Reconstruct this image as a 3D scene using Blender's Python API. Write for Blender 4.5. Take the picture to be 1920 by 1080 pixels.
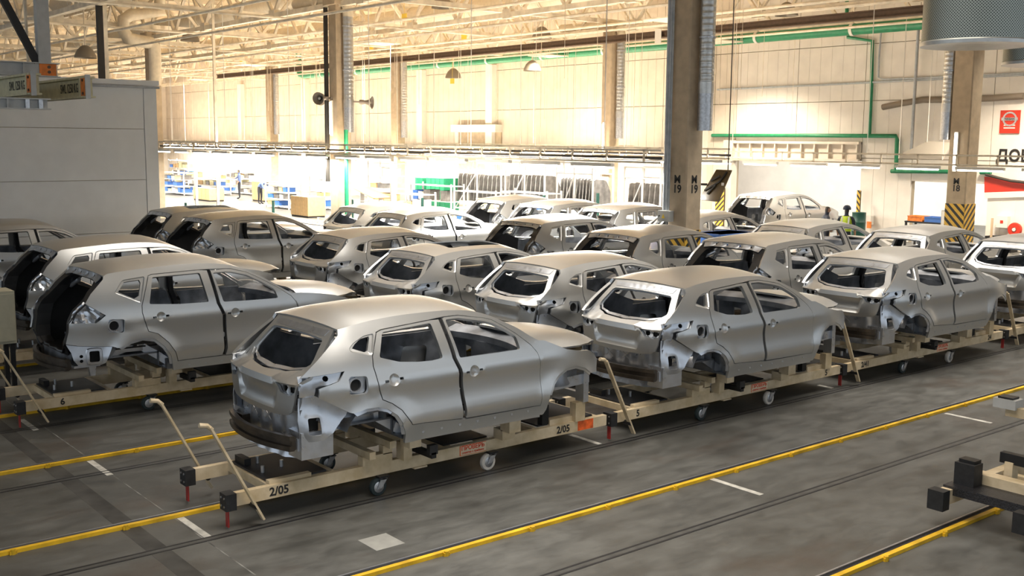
import bpy, bmesh, math, random
from mathutils import Vector, Matrix
from mathutils.geometry import delaunay_2d_cdt
random.seed(7)
for o in list(bpy.data.objects): bpy.data.objects.remove(o)
scene = bpy.context.scene
COL = scene.collection

# ---------------------------------------------------------------- camera
FPX = 2026.03; YAW, PITCH, ROLL = math.radians(50.8065), math.radians(7.7829), math.radians(.4963); CAMH = 3.61
fw = Vector((-math.sin(YAW)*math.cos(PITCH), math.cos(YAW)*math.cos(PITCH), -math.sin(PITCH)))
rt = Vector((math.cos(YAW), math.sin(YAW), 0)); upv = rt.cross(fw)
CR = math.cos(ROLL)*rt + math.sin(ROLL)*upv; CU = -math.sin(ROLL)*rt + math.cos(ROLL)*upv
cam = bpy.data.cameras.new('camera'); camo = bpy.data.objects.new('camera', cam); COL.objects.link(camo)
cam.sensor_width = 36; cam.lens = FPX/1920*36; cam.clip_end = 300; cam.clip_start = .1
M = Matrix.Identity(4)
for i in range(3):
    M[i][0] = CR[i]; M[i][1] = CU[i]; M[i][2] = -fw[i]
M[2][3] = CAMH
camo.matrix_world = M
scene.camera = camo
def ray(px, py): return fw*FPX + CR*(px-960) + CU*(540-py)
def at_z(px, py, z=0): d = ray(px, py); return Vector((0,0,CAMH)) + d*((z-CAMH)/d.z)
def at_x(px, py, X): d = ray(px, py); return Vector((0,0,CAMH)) + d*(X/d.x)
def at_y(px, py, Y): d = ray(px, py); return Vector((0,0,CAMH)) + d*(Y/d.y)

# ---------------------------------------------------------------- world, exposure, large lights
scene.view_settings.view_transform = 'Standard'; scene.view_settings.look = 'None'
scene.view_settings.gamma = 1; scene.view_settings.use_curve_mapping = False
scene.view_settings.exposure = 0.12
world = bpy.data.worlds.new('world'); scene.world = world; world.use_nodes = True
bg = world.node_tree.nodes['Background']; bg.inputs[0].default_value = (.80, .89, .98, 1); bg.inputs[1].default_value = .85
def area(name, loc, sx, sy, power, color, rot=(0,0,0)):
    l = bpy.data.lights.new(name, 'AREA'); l.shape = 'RECTANGLE'; l.size = sx; l.size_y = sy; l.energy = power; l.color = color
    o = bpy.data.objects.new(name, l); o.location = loc; o.rotation_euler = rot; COL.objects.link(o); return o
WARM = (1, .86, .68)
# fill lights added under the roof to brighten the hall
ROOF_FILLS = [(-6,6,330),(-8,16,330),(-14,9,330),(-13.3,21.4,330),(-24,15.75,420),(-24,26.0,450),(-38,24,800),(-38,33,450),(-54,26.0,1200),(-70,30,2000),(-84,20,3000),(-16,33.0,900),(-28,33.0,900),(-8,33,800)]
for i, (x, y, p) in enumerate(ROOF_FILLS):
    area('roof_fill_light', (x, y, 7.4), 5.0 if i < 4 else 1.3, 5.0 if i < 4 else 1.3, p, (1,.92,.82) if i < 4 else WARM).data.spread = math.radians(100 if i < 6 else 125)

# ---------------------------------------------------------------- materials
MATS = {}
def mat(name, col, rough=.5, metal=0., noise=0., nscale=8., rvar=0., emit=None, estr=0., bump=0., bscale=60., col2=None, alpha=None, trans=0.):
    if name in MATS: return MATS[name]
    m = bpy.data.materials.new(name); m.use_nodes = True; nt = m.node_tree; b = nt.nodes['Principled BSDF']
    b.inputs['Base Color'].default_value = (*col, 1); b.inputs['Roughness'].default_value = rough; b.inputs['Metallic'].default_value = metal
    if trans: b.inputs['Transmission Weight'].default_value = trans
    if emit: b.inputs['Emission Color'].default_value = (*emit, 1); b.inputs['Emission Strength'].default_value = estr
    if noise or rvar or bump:
        tc = nt.nodes.new('ShaderNodeTexCoord')
        nz = nt.nodes.new('ShaderNodeTexNoise'); nz.inputs['Scale'].default_value = nscale; nz.inputs['Detail'].default_value = 6
        nt.links.new(tc.outputs['Object'], nz.inputs['Vector'])
        if noise:
            mx = nt.nodes.new('ShaderNodeMix'); mx.data_type = 'RGBA'
            c2 = col2 or tuple(max(0, c*(1-noise)) for c in col); c1 = col if col2 else tuple(min(1, c*(1+noise)) for c in col)
            mx.inputs[6].default_value = (*c2, 1); mx.inputs[7].default_value = (*c1, 1)
            rp = nt.nodes.new('ShaderNodeMapRange'); rp.inputs[1].default_value = .35; rp.inputs[2].default_value = .65
            nt.links.new(nz.outputs['Fac'], rp.inputs[0]); nt.links.new(rp.outputs[0], mx.inputs[0]); nt.links.new(mx.outputs[2], b.inputs['Base Color'])
        if rvar:
            r2 = nt.nodes.new('ShaderNodeMapRange'); r2.inputs[1].default_value = .3; r2.inputs[2].default_value = .7
            r2.inputs[3].default_value = max(0, rough-rvar); r2.inputs[4].default_value = min(1, rough+rvar)
            nt.links.new(nz.outputs['Fac'], r2.inputs[0]); nt.links.new(r2.outputs[0], b.inputs['Roughness'])
        if bump:
            n2 = nt.nodes.new('ShaderNodeTexNoise'); n2.inputs['Scale'].default_value = bscale; nt.links.new(tc.outputs['Object'], n2.inputs['Vector'])
            bp = nt.nodes.new('ShaderNodeBump'); bp.inputs['Strength'].default_value = bump; bp.inputs['Distance'].default_value = .01
            nt.links.new(n2.outputs['Fac'], bp.inputs['Height']); nt.links.new(bp.outputs[0], b.inputs['Normal'])
    MATS[name] = m; return m
M_SIL = mat('bare_silver_primer', (.56,.572,.575), .33, .82, noise=.012, nscale=2)
M_GALV = mat('bright_galvanised', (.58,.61,.66), .32, .9, noise=.05, nscale=10, rvar=.06)
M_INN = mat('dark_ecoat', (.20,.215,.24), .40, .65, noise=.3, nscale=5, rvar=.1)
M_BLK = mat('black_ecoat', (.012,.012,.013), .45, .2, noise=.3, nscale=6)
M_BEAM = mat('dark_bumper_steel', (.09,.075,.06), .35, .7, noise=.3, nscale=6)
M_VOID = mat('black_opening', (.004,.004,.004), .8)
M_CREAM = mat('cream_paint_worn', (.70,.58,.40), .5, 0, noise=.55, nscale=5, col2=(.50,.39,.23), bump=.1)
M_RUB = mat('black_rubber', (.012,.012,.013), .6, noise=.3, nscale=20)
M_RED = mat('red_flag_plastic', (.32,.025,.02), .5)
M_DECK = mat('black_deck_plate', (.016,.016,.018), .55, .1, noise=.4, nscale=4)
M_STEEL = mat('zinc_steel', (.55,.56,.58), .35, .9, noise=.15, nscale=20)
M_NYL = mat('white_nylon_wheel', (.62,.58,.52), .5, noise=.15)
M_TYRE = mat('dark_green_tyre', (.018,.03,.032), .55, noise=.2)
M_ORG = mat('orange_spray', (.75,.12,.02), .5, noise=.3, nscale=12)
M_INK = mat('black_ink', (.015,.014,.014), .6)
M_STK = mat('sticker_paper', (.72,.60,.42), .5)
M_YEL = mat('yellow_rail_paint', (.70,.42,.015), .42, 0, noise=.25, nscale=4)
M_SLOT = mat('dark_slot', (.01,.01,.012), .5)
M_REDINK = mat('red_ink', (.70,.07,.02), .5)

# ---------------------------------------------------------------- mesh helpers
def tag(o, label=None, cat=None, group=None, kind=None):
    if label: o['label'] = label
    if cat: o['category'] = cat
    if group: o['group'] = group
    if kind: o['kind'] = kind
    return o
def empty(name, loc=(0,0,0), rz=0, label=None, cat=None, group=None, kind=None):
    o = bpy.data.objects.new(name, None); o.location = loc; o.rotation_euler = (0,0,rz); o.empty_display_size = .2
    COL.objects.link(o); return tag(o, label, cat, group, kind)
def link(name, me, m, parent=None, loc=None):
    o = bpy.data.objects.new(name, me)
    if m is not None and len(me.materials) == 0: me.materials.append(m)
    COL.objects.link(o); o.parent = parent
    if loc is not None: o.location = loc
    return o
class MB:
    def __init__(s): s.v = []; s.f = []
    def add(s, vs, fs):
        n = len(s.v); s.v += [tuple(v) for v in vs]; s.f += [tuple(i+n for i in f) for f in fs]; return s
    def box(s, c, d, rot=None):
        hx, hy, hz = d[0]/2, d[1]/2, d[2]/2
        vs = [Vector((x,y,z)) for x in (-hx,hx) for y in (-hy,hy) for z in (-hz,hz)]
        if rot is not None: vs = [rot @ v for v in vs]
        vs = [v+Vector(c) for v in vs]
        return s.add(vs, [(0,1,3,2),(4,6,7,5),(0,4,5,1),(2,3,7,6),(0,2,6,4),(1,5,7,3)])
    def bb(s, x0,x1,y0,y1,z0,z1): return s.box(((x0+x1)/2,(y0+y1)/2,(z0+z1)/2),(abs(x1-x0),abs(y1-y0),abs(z1-z0)))
    def bar(s, p, q, w, h, up=(0,0,1)):
        p, q = Vector(p), Vector(q); d = (q-p).normalized(); u = Vector(up)
        if abs(d.dot(u)) > .98: u = Vector((0,1,0))
        a = d.cross(u).normalized(); b = a.cross(d).normalized()
        vs = [e + a*w/2*i + b*h/2*j for e in (p,q) for i,j in ((-1,-1),(1,-1),(1,1),(-1,1))]
        return s.add(vs, [(3,2,1,0),(4,5,6,7),(0,1,5,4),(1,2,6,5),(2,3,7,6),(3,0,4,7)])
    def cyl(s, p, q, r, n=16, r2=None, caps=True):
        p, q = Vector(p), Vector(q); d = (q-p).normalized(); r2 = r if r2 is None else r2
        a = d.orthogonal().normalized(); b = d.cross(a)
        vs = []
        for e, rr in ((p,r),(q,r2)):
            vs += [e + (a*math.cos(2*math.pi*i/n)+b*math.sin(2*math.pi*i/n))*rr for i in range(n)]
        fs = [(i,(i+1)%n,n+(i+1)%n,n+i) for i in range(n)]
        if caps: fs += [tuple(range(n))[::-1], tuple(range(n,2*n))]
        return s.add(vs, fs)
    def tube(s, pts, r, n=10):
        pts = [Vector(p) for p in pts]; rings = []
        a = (pts[1]-pts[0]).normalized().orthogonal().normalized()
        vs = []
        for i, p in enumerate(pts):
            d = (pts[min(i+1,len(pts)-1)]-pts[max(i-1,0)]).normalized()
            a = (a - d*a.dot(d)).normalized(); b = d.cross(a)
            vs += [p+(a*math.cos(2*math.pi*k/n)+b*math.sin(2*math.pi*k/n))*r for k in range(n)]
        fs = []
        for i in range(len(pts)-1):
            fs += [(i*n+k, i*n+(k+1)%n, (i+1)*n+(k+1)%n, (i+1)*n+k) for k in range(n)]
        fs += [tuple(range(n))[::-1], tuple(range((len(pts)-1)*n, len(pts)*n))]
        return s.add(vs, fs)
    def prism(s, poly, z0, z1, fn=None):
        n = len(poly); fn = fn or (lambda a,b,c: (a,b,c))
        vs = [fn(a,b,z0) for a,b in poly]+[fn(a,b,z1) for a,b in poly]
        return s.add(vs, [tuple(range(n))[::-1], tuple(range(n,2*n))]+[(i,(i+1)%n,n+(i+1)%n,n+i) for i in range(n)])
    def lathe(s, prof, c, n=24, axis='z'):
        vs = []
        for r, h in prof:
            for k in range(n):
                a = 2*math.pi*k/n; u, v = r*math.cos(a), r*math.sin(a)
                p = (u,v,h) if axis == 'z' else ((h,u,v) if axis == 'x' else (v,h,u))
                vs.append(Vector(c)+Vector(p))
        fs = [(i*n+k, i*n+(k+1)%n, (i+1)*n+(k+1)%n, (i+1)*n+k) for i in range(len(prof)-1) for k in range(n)]
        return s.add(vs, fs)
    def mesh(s, name, smooth=None, fix=True):
        me = bpy.data.meshes.new(name); me.from_pydata(s.v, [], s.f)
        if fix:
            bm = bmesh.new(); bm.from_mesh(me); bmesh.ops.recalc_face_normals(bm, faces=bm.faces); bm.to_mesh(me); bm.free()
        if smooth is not None:
            for p in me.polygons: p.use_smooth = True
            me.set_sharp_from_angle(angle=math.radians(smooth))
        me.update(); return me
    def build(s, name, m, parent=None, smooth=None, loc=None): return link(name, s.mesh(name, smooth), m, parent, loc)

def inpoly(p, poly):
    x, y = p; c = False; n = len(poly); j = n-1
    for i in range(n):
        xi, yi = poly[i]; xj, yj = poly[j]
        if (yi > y) != (yj > y) and x < (xj-xi)*(y-yi)/(yj-yi)+xi: c = not c
        j = i
    return c
def resamp(poly, step, closed=True):
    out = []; n = len(poly)
    for i in range(n if closed else n-1):
        a, b = poly[i], poly[(i+1)%n]; L = math.hypot(b[0]-a[0], b[1]-a[1]); k = max(1, int(math.ceil(L/step)))
        out += [(a[0]+(b[0]-a[0])*t/k, a[1]+(b[1]-a[1])*t/k) for t in range(k)]
    if not closed: out.append(poly[-1])
    return out
def round_poly(poly, r=.03, k=3):
    out = []; n = len(poly)
    for i in range(n):
        p = Vector(poly[i]); a = Vector(poly[i-1])-p; b = Vector(poly[(i+1)%n])-p
        d = min(r, a.length*.45, b.length*.45); a = p+a.normalized()*d; b = p+b.normalized()*d
        for t in range(k+1):
            u = t/k; q = a*(1-u)**2+p*2*u*(1-u)+b*u*u; out.append((q.x,q.y))
    return out
def inset(poly, d):
    n = len(poly); A = sum(poly[i][0]*poly[(i+1)%n][1]-poly[(i+1)%n][0]*poly[i][1] for i in range(n)); s = 1 if A > 0 else -1
    out = []
    for i in range(n):
        p = Vector(poly[i]); e1 = (p-Vector(poly[i-1])).normalized(); e2 = (Vector(poly[(i+1)%n])-p).normalized()
        n1 = Vector((-e1.y,e1.x))*s; n2 = Vector((-e2.y,e2.x))*s; m = n1+n2
        if m.length < 1e-4: m = n1
        m.normalize(); k = d/max(.4, m.dot(n1)); q = p+m*k; out.append((q.x,q.y))
    return out
def panel_mesh(name, outer, holes, step, mapf, thick=.03, flip=False, loops=(), estep=None, smooth=35):
    estep = estep or step; vs = []; es = []
    def loop(pl):
        pl = resamp(pl, estep); n0 = len(vs); vs.extend(Vector(p) for p in pl); es.extend((n0+i, n0+(i+1)%len(pl)) for i in range(len(pl))); return pl
    o2 = loop(outer); h2 = [loop(h) for h in holes]
    for l in loops: loop(l)
    xs = [p[0] for p in o2]; ys = [p[1] for p in o2]
    x = min(xs)+step/2
    bnd = [Vector(v) for v in vs]
    while x < max(xs):
        y = min(ys)+step/2
        while y < max(ys):
            p = (x,y)
            if inpoly(p,o2) and not any(inpoly(p,h) for h in h2):
                q = Vector(p)
                if min((q-b).length_squared for b in bnd) > (step*.45)**2: vs.append(q)
            y += step
        x += step
    V, E, F, *_ = delaunay_2d_cdt(vs, es, [], 0, 1e-6)
    tris = []
    for f in F:
        c = ((V[f[0]].x+V[f[1]].x+V[f[2]].x)/3, (V[f[0]].y+V[f[1]].y+V[f[2]].y)/3)
        if inpoly(c,o2) and not any(inpoly(c,h) for h in h2):
            a, b, d = (V[i] for i in f); A = (b.x-a.x)*(d.y-a.y)-(b.y-a.y)*(d.x-a.x)
            t = tuple(f) if A > 0 else (f[0],f[2],f[1])
            tris.append(t[::-1] if flip else t)
    me = bpy.data.meshes.new(name); me.from_pydata([mapf(v.x,v.y) for v in V], [], tris)
    bm = bmesh.new(); bm.from_mesh(me)
    loose = [v for v in bm.verts if not v.link_faces]; bmesh.ops.delete(bm, geom=loose, context='VERTS')
    bmesh.ops.dissolve_degenerate(bm, dist=1e-5, edges=bm.edges[:]); bmesh.ops.triangulate(bm, faces=bm.faces[:])
    bm.normal_update(); bm.verts.index_update()
    P = [v.co.copy() for v in bm.verts]; Nn = [v.normal.copy() for v in bm.verts]; F = [tuple(v.index for v in f.verts) for f in bm.faces]
    B = []
    for e in bm.edges:
        if len(e.link_faces) == 1:
            l = e.link_loops[0] if hasattr(e, 'link_loops') else None
            B.append((l.vert.index, l.link_loop_next.vert.index))
    bm.free()
    if thick:
        n0 = len(P); P = P+[p-n*thick for p, n in zip(P, Nn)]
        F = F+[tuple(i+n0 for i in f[::-1]) for f in F]+[(b, a, a+n0, b+n0) for a, b in B]
    me.clear_geometry(); me.from_pydata(P, [], F)
    for p in me.polygons: p.use_smooth = True
    me.set_sharp_from_angle(angle=math.radians(smooth)); return me
def copy_tree(o, parent=None):
    c = o.copy(); COL.objects.link(c); c.parent = parent
    for ch in o.children: copy_tree(ch, c)
    return c
def text_mesh(s, size, name='marking', ext=.001, bold=.028):
    cu = bpy.data.curves.new(name, 'FONT'); cu.body = s; cu.size = size; cu.extrude = ext; cu.align_x = 'CENTER'; cu.align_y = 'CENTER'; cu.resolution_u = 3; cu.offset = size*bold
    t = bpy.data.objects.new(name, cu); COL.objects.link(t)
    dg = bpy.context.evaluated_depsgraph_get(); me = bpy.data.meshes.new_from_object(t.evaluated_get(dg)); bpy.data.objects.remove(t); me.name = name; return me
def put_text(s, size, m, parent, loc, right, up, name='marking', sx=1., bold=.028):
    me = text_mesh(s, size, name, bold=bold); R = Vector(right).normalized(); U = Vector(up).normalized(); N = R.cross(U)
    mw = Matrix(((R.x*sx,U.x,N.x,loc[0]),(R.y*sx,U.y,N.y,loc[1]),(R.z*sx,U.z,N.z,loc[2]),(0,0,0,1)))
    me.transform(mw); me.materials.clear(); return link(name, me, m, parent)
def interp(x, xs, ys):
    if x <= xs[0]: return ys[0]
    for i in range(1, len(xs)):
        if x <= xs[i]:
            t = (x-xs[i-1])/(xs[i]-xs[i-1]); return ys[i-1]+(ys[i]-ys[i-1])*t
    return ys[-1]
def hermite(x, xs, ys):
    n = len(xs)
    if x <= xs[0]: return ys[0]
    if x >= xs[-1]: return ys[-1]
    i = next(k for k in range(1,n) if x <= xs[k]); h = xs[i]-xs[i-1]; t = (x-xs[i-1])/h
    def sl(k):
        if k == 0: return (ys[1]-ys[0])/(xs[1]-xs[0])
        if k == n-1: return (ys[-1]-ys[-2])/(xs[-1]-xs[-2])
        return (ys[k+1]-ys[k-1])/(xs[k+1]-xs[k-1])
    m0, m1 = sl(i-1)*h, sl(i)*h
    return (2*t**3-3*t*t+1)*ys[i-1]+(t**3-2*t*t+t)*m0+(-2*t**3+3*t*t)*ys[i]+(t**3-t*t)*m1
# ---------------------------------------------------------------- car body shells
SPEC = {}
SPEC['Q'] = dict(
 wz=[.56,.64,.72,.78,.84,.90,1.0,1.1,1.18,1.235,1.27,1.35,1.45,1.55,1.65,1.75,1.85,2.0],
 ww=[.83,.838,.86,.888,.902,.897,.881,.878,.886,.905,.900,.875,.845,.80,.745,.685,.62,.52], rear=(.16,.7),
 roof=[(-.345,1.795),(-.05,1.834),(.29,1.857),(.6,1.862),(.91,1.859),(1.12,1.845),(1.325,1.812),(1.514,1.746),(1.662,1.673),(1.794,1.606),(1.914,1.525),(2.003,1.472),(2.08,1.43)],
 dedge=[(-.80,1.395),(-.724,1.46),(-.532,1.611),(-.36,1.745)],
 rearlow=[(-.354,1.024),(-.655,1.2),(-.651,1.284),(-.45,1.339),(-.385,1.425)],
 sill=[(2.06,.595),(.285,.61)],
 archi=[(.281,.703),(.225,.833),(.163,.928),(.064,.998),(-.059,1.038),(-.183,1.04),(-.311,1.01)],
 ap_rear=[(.055,1.735),(-.061,1.526),(-.077,1.435),(-.065,1.373),(-.045,1.235),(.0,1.10),(.11,1.045),(.215,.965),(.285,.87),(.335,.80)],
 ap_bot=[(.925,.757),(1.03,.74),(2.045,.73)], ap_front=[(2.04,.93),(2.03,1.18),(1.99,1.333),(1.925,1.415)],
 ap_top=[(1.741,1.565),(1.63,1.64),(1.49,1.722),(1.39,1.75),(1.08,1.803),(.898,1.803),(.72,1.79),(.12,1.755)],
 bgap=[(.832,1.79),(.872,1.404),(.918,1.288),(.992,.752)],
 rwin=[(.122,1.726),(.715,1.758),(.748,1.42),(.60,1.408),(.432,1.418),(.228,1.442),(.015,1.507)],
 fwin=[(.905,1.773),(1.083,1.773),(1.388,1.713),(1.489,1.683),(1.631,1.603),(1.735,1.53),(1.758,1.394),(1.469,1.392),(.955,1.396)],
 qwin=[(-.247,1.614),(-.208,1.648),(-.131,1.690),(-.031,1.702),(-.031,1.683),(-.088,1.578),(-.129,1.568)],
 qframe=[(-.288,1.618),(-.237,1.659),(-.092,1.716),(.03,1.728),(-.055,1.53),(-.278,1.588)],
 fuel=(-.26,1.28), handles=[(.139,1.28),(1.117,1.243)],
 fender=[(2.055,.62),(2.10,.617),(2.14,.68),(2.146,.845),(2.204,.966),(2.289,1.049),(2.425,1.105),(2.592,1.106),(2.758,1.052),(2.884,.975),(2.974,.962),(3.039,.946),(3.06,1.10),(2.96,1.185),(2.813,1.252),(2.655,1.267),(2.415,1.319),(2.259,1.387),(2.12,1.445),(1.99,1.46),(1.96,1.41),(2.005,1.333),(2.042,1.18),(2.053,.93)],
 arches=[(0,.70,.36),(2.52,.72,.40)],
 hy=0., hz=0., hood=[(2.05,1.475),(2.35,1.475),(2.65,1.45),(2.95,1.405),(3.15,1.345),(3.3,1.265),(3.42,1.15)])
SPEC['X'] = dict(
 wz=[.55,.62,.70,.76,.84,.92,1.02,1.12,1.2,1.27,1.32,1.40,1.5,1.6,1.7,1.8,1.9,2.0],
 ww=[.83,.84,.866,.888,.898,.893,.888,.890,.897,.905,.902,.885,.86,.825,.785,.74,.69,.635], rear=(.14,.8),
 roof=[(-.41,1.862),(-.35,1.888),(-.1,1.909),(.107,1.922),(.588,1.943),(.998,1.933),(1.242,1.902),(1.425,1.852),(1.655,1.746),(1.847,1.636),(1.983,1.548),(2.113,1.469),(2.20,1.43)],
 dedge=[(-.881,1.312),(-.667,1.56),(-.597,1.657),(-.42,1.825)],
 rearlow=[(-.40,.985),(-.789,1.023),(-.926,1.055),(-.892,1.197),(-.886,1.295)],
 lamp=[(-.68,1.545),(-.453,1.386),(-.573,1.298),(-.862,1.312),(-.80,1.44)],
 sill=[(2.24,.56),(.40,.57)],
 archi=[(.385,.66),(.352,.785),(.275,.91),(.155,1.022),(-.009,1.055),(-.175,1.025),(-.31,.955)],
 ap_rear=[(.15,1.83),(.004,1.473),(-.002,1.38),(.016,1.289),(.065,1.13),(.19,1.085),(.325,.955),(.41,.82),(.452,.69)],
 ap_bot=[(1.09,.685),(1.3,.683),(2.235,.68)], ap_front=[(2.23,.90),(2.222,1.165),(2.214,1.238),(2.182,1.342),(2.12,1.425)],
 ap_top=[(1.90,1.575),(1.83,1.615),(1.678,1.705),(1.505,1.792),(1.295,1.848),(1.22,1.853),(1.0,1.86),(.85,1.862),(.2,1.848)],
 bgap=[(.962,1.852),(1.02,1.414),(1.09,1.249),(1.105,.79),(1.085,.69)],
 rwin=[(.20,1.808),(.848,1.822),(.906,1.439),(.5,1.447),(.105,1.479)],
 fwin=[(1.03,1.809),(1.219,1.812),(1.295,1.805),(1.505,1.749),(1.678,1.658),(1.831,1.561),(1.88,1.525),(1.915,1.408),(1.5,1.412),(1.11,1.424)],
 qwin=[(-.262,1.655),(-.166,1.772),(.03,1.787),(.043,1.749),(-.008,1.592),(-.075,1.56)],
 qframe=[(-.316,1.651),(-.19,1.80),(.11,1.828),(.0,1.50)],
 fuel=(-.335,1.245), handles=[(.241,1.309),(1.266,1.268)],
 fender=[(2.245,.60),(2.28,.60),(2.32,.68),(2.326,.845),(2.384,.966),(2.469,1.049),(2.605,1.105),(2.772,1.106),(2.938,1.052),(3.06,.985),(3.13,.965),(3.19,.96),(3.20,1.12),(3.125,1.279),(2.837,1.368),(2.558,1.42),(2.282,1.455),(2.14,1.46),(2.13,1.425),(2.195,1.342),(2.228,1.238),(2.238,1.0)],
 arches=[(0,.70,.39),(2.70,.72,.40)],
 hy=.17, hz=.03, hood=[(2.05,1.49),(2.35,1.50),(2.65,1.485),(2.95,1.45),(3.15,1.40),(3.3,1.32),(3.42,1.21)])
def wfun(sp):
    zs, ws = sp['wz'], sp['ww']; k, L = sp['rear']; hy = sp['hy']
    def w(y, z):
        r = interp(z, zs, ws)
        if y < -.2: r -= k*((-.2-y)/L)**2
        if y > 2.2+hy: r -= .14*((y-2.2-hy)/.75)**2
        for cy, cz, R in sp['arches']:
            d = math.hypot(y-cy, z-cz)-R
            if -.1 < d < .16: r += .022*(math.cos(math.pi*min(1, max(0, d)/.16))+1)/2*(1 if z < 1.2 else 0)
        return r
    return w
def roofz(sp):
    xs = [p[0] for p in sp['roof']]; ys = [p[1] for p in sp['roof']]
    return lambda y: hermite(y, xs, ys)
def smooth_curve(pts, n=4):
    xs = [p[0] for p in pts]; ys = [p[1] for p in pts]; out = []
    for i in range(len(pts)-1):
        for k in range(n): x = xs[i]+(xs[i+1]-xs[i])*k/n; out.append((x, hermite(x, xs, ys)))
    out.append(pts[-1]); return out
def sided(name, outer, holes, step, wf, off, thick, m, parent, loops=(), estep=.05):
    """the same panel on both sides of the car, two objects"""
    r = []
    for s in (1,-1):
        me = panel_mesh(name, outer, holes, step, lambda y,z: (s*(wf(y,z)-off), y, z), thick, flip=(s < 0), loops=loops, estep=estep)
        r.append(link(name, me, m, parent))
    return r
def chainbox(pts, w, h):
    mb = MB()
    for a, b in zip(pts[:-1], pts[1:]): mb.bar(a, b, w, h)
    return mb

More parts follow.
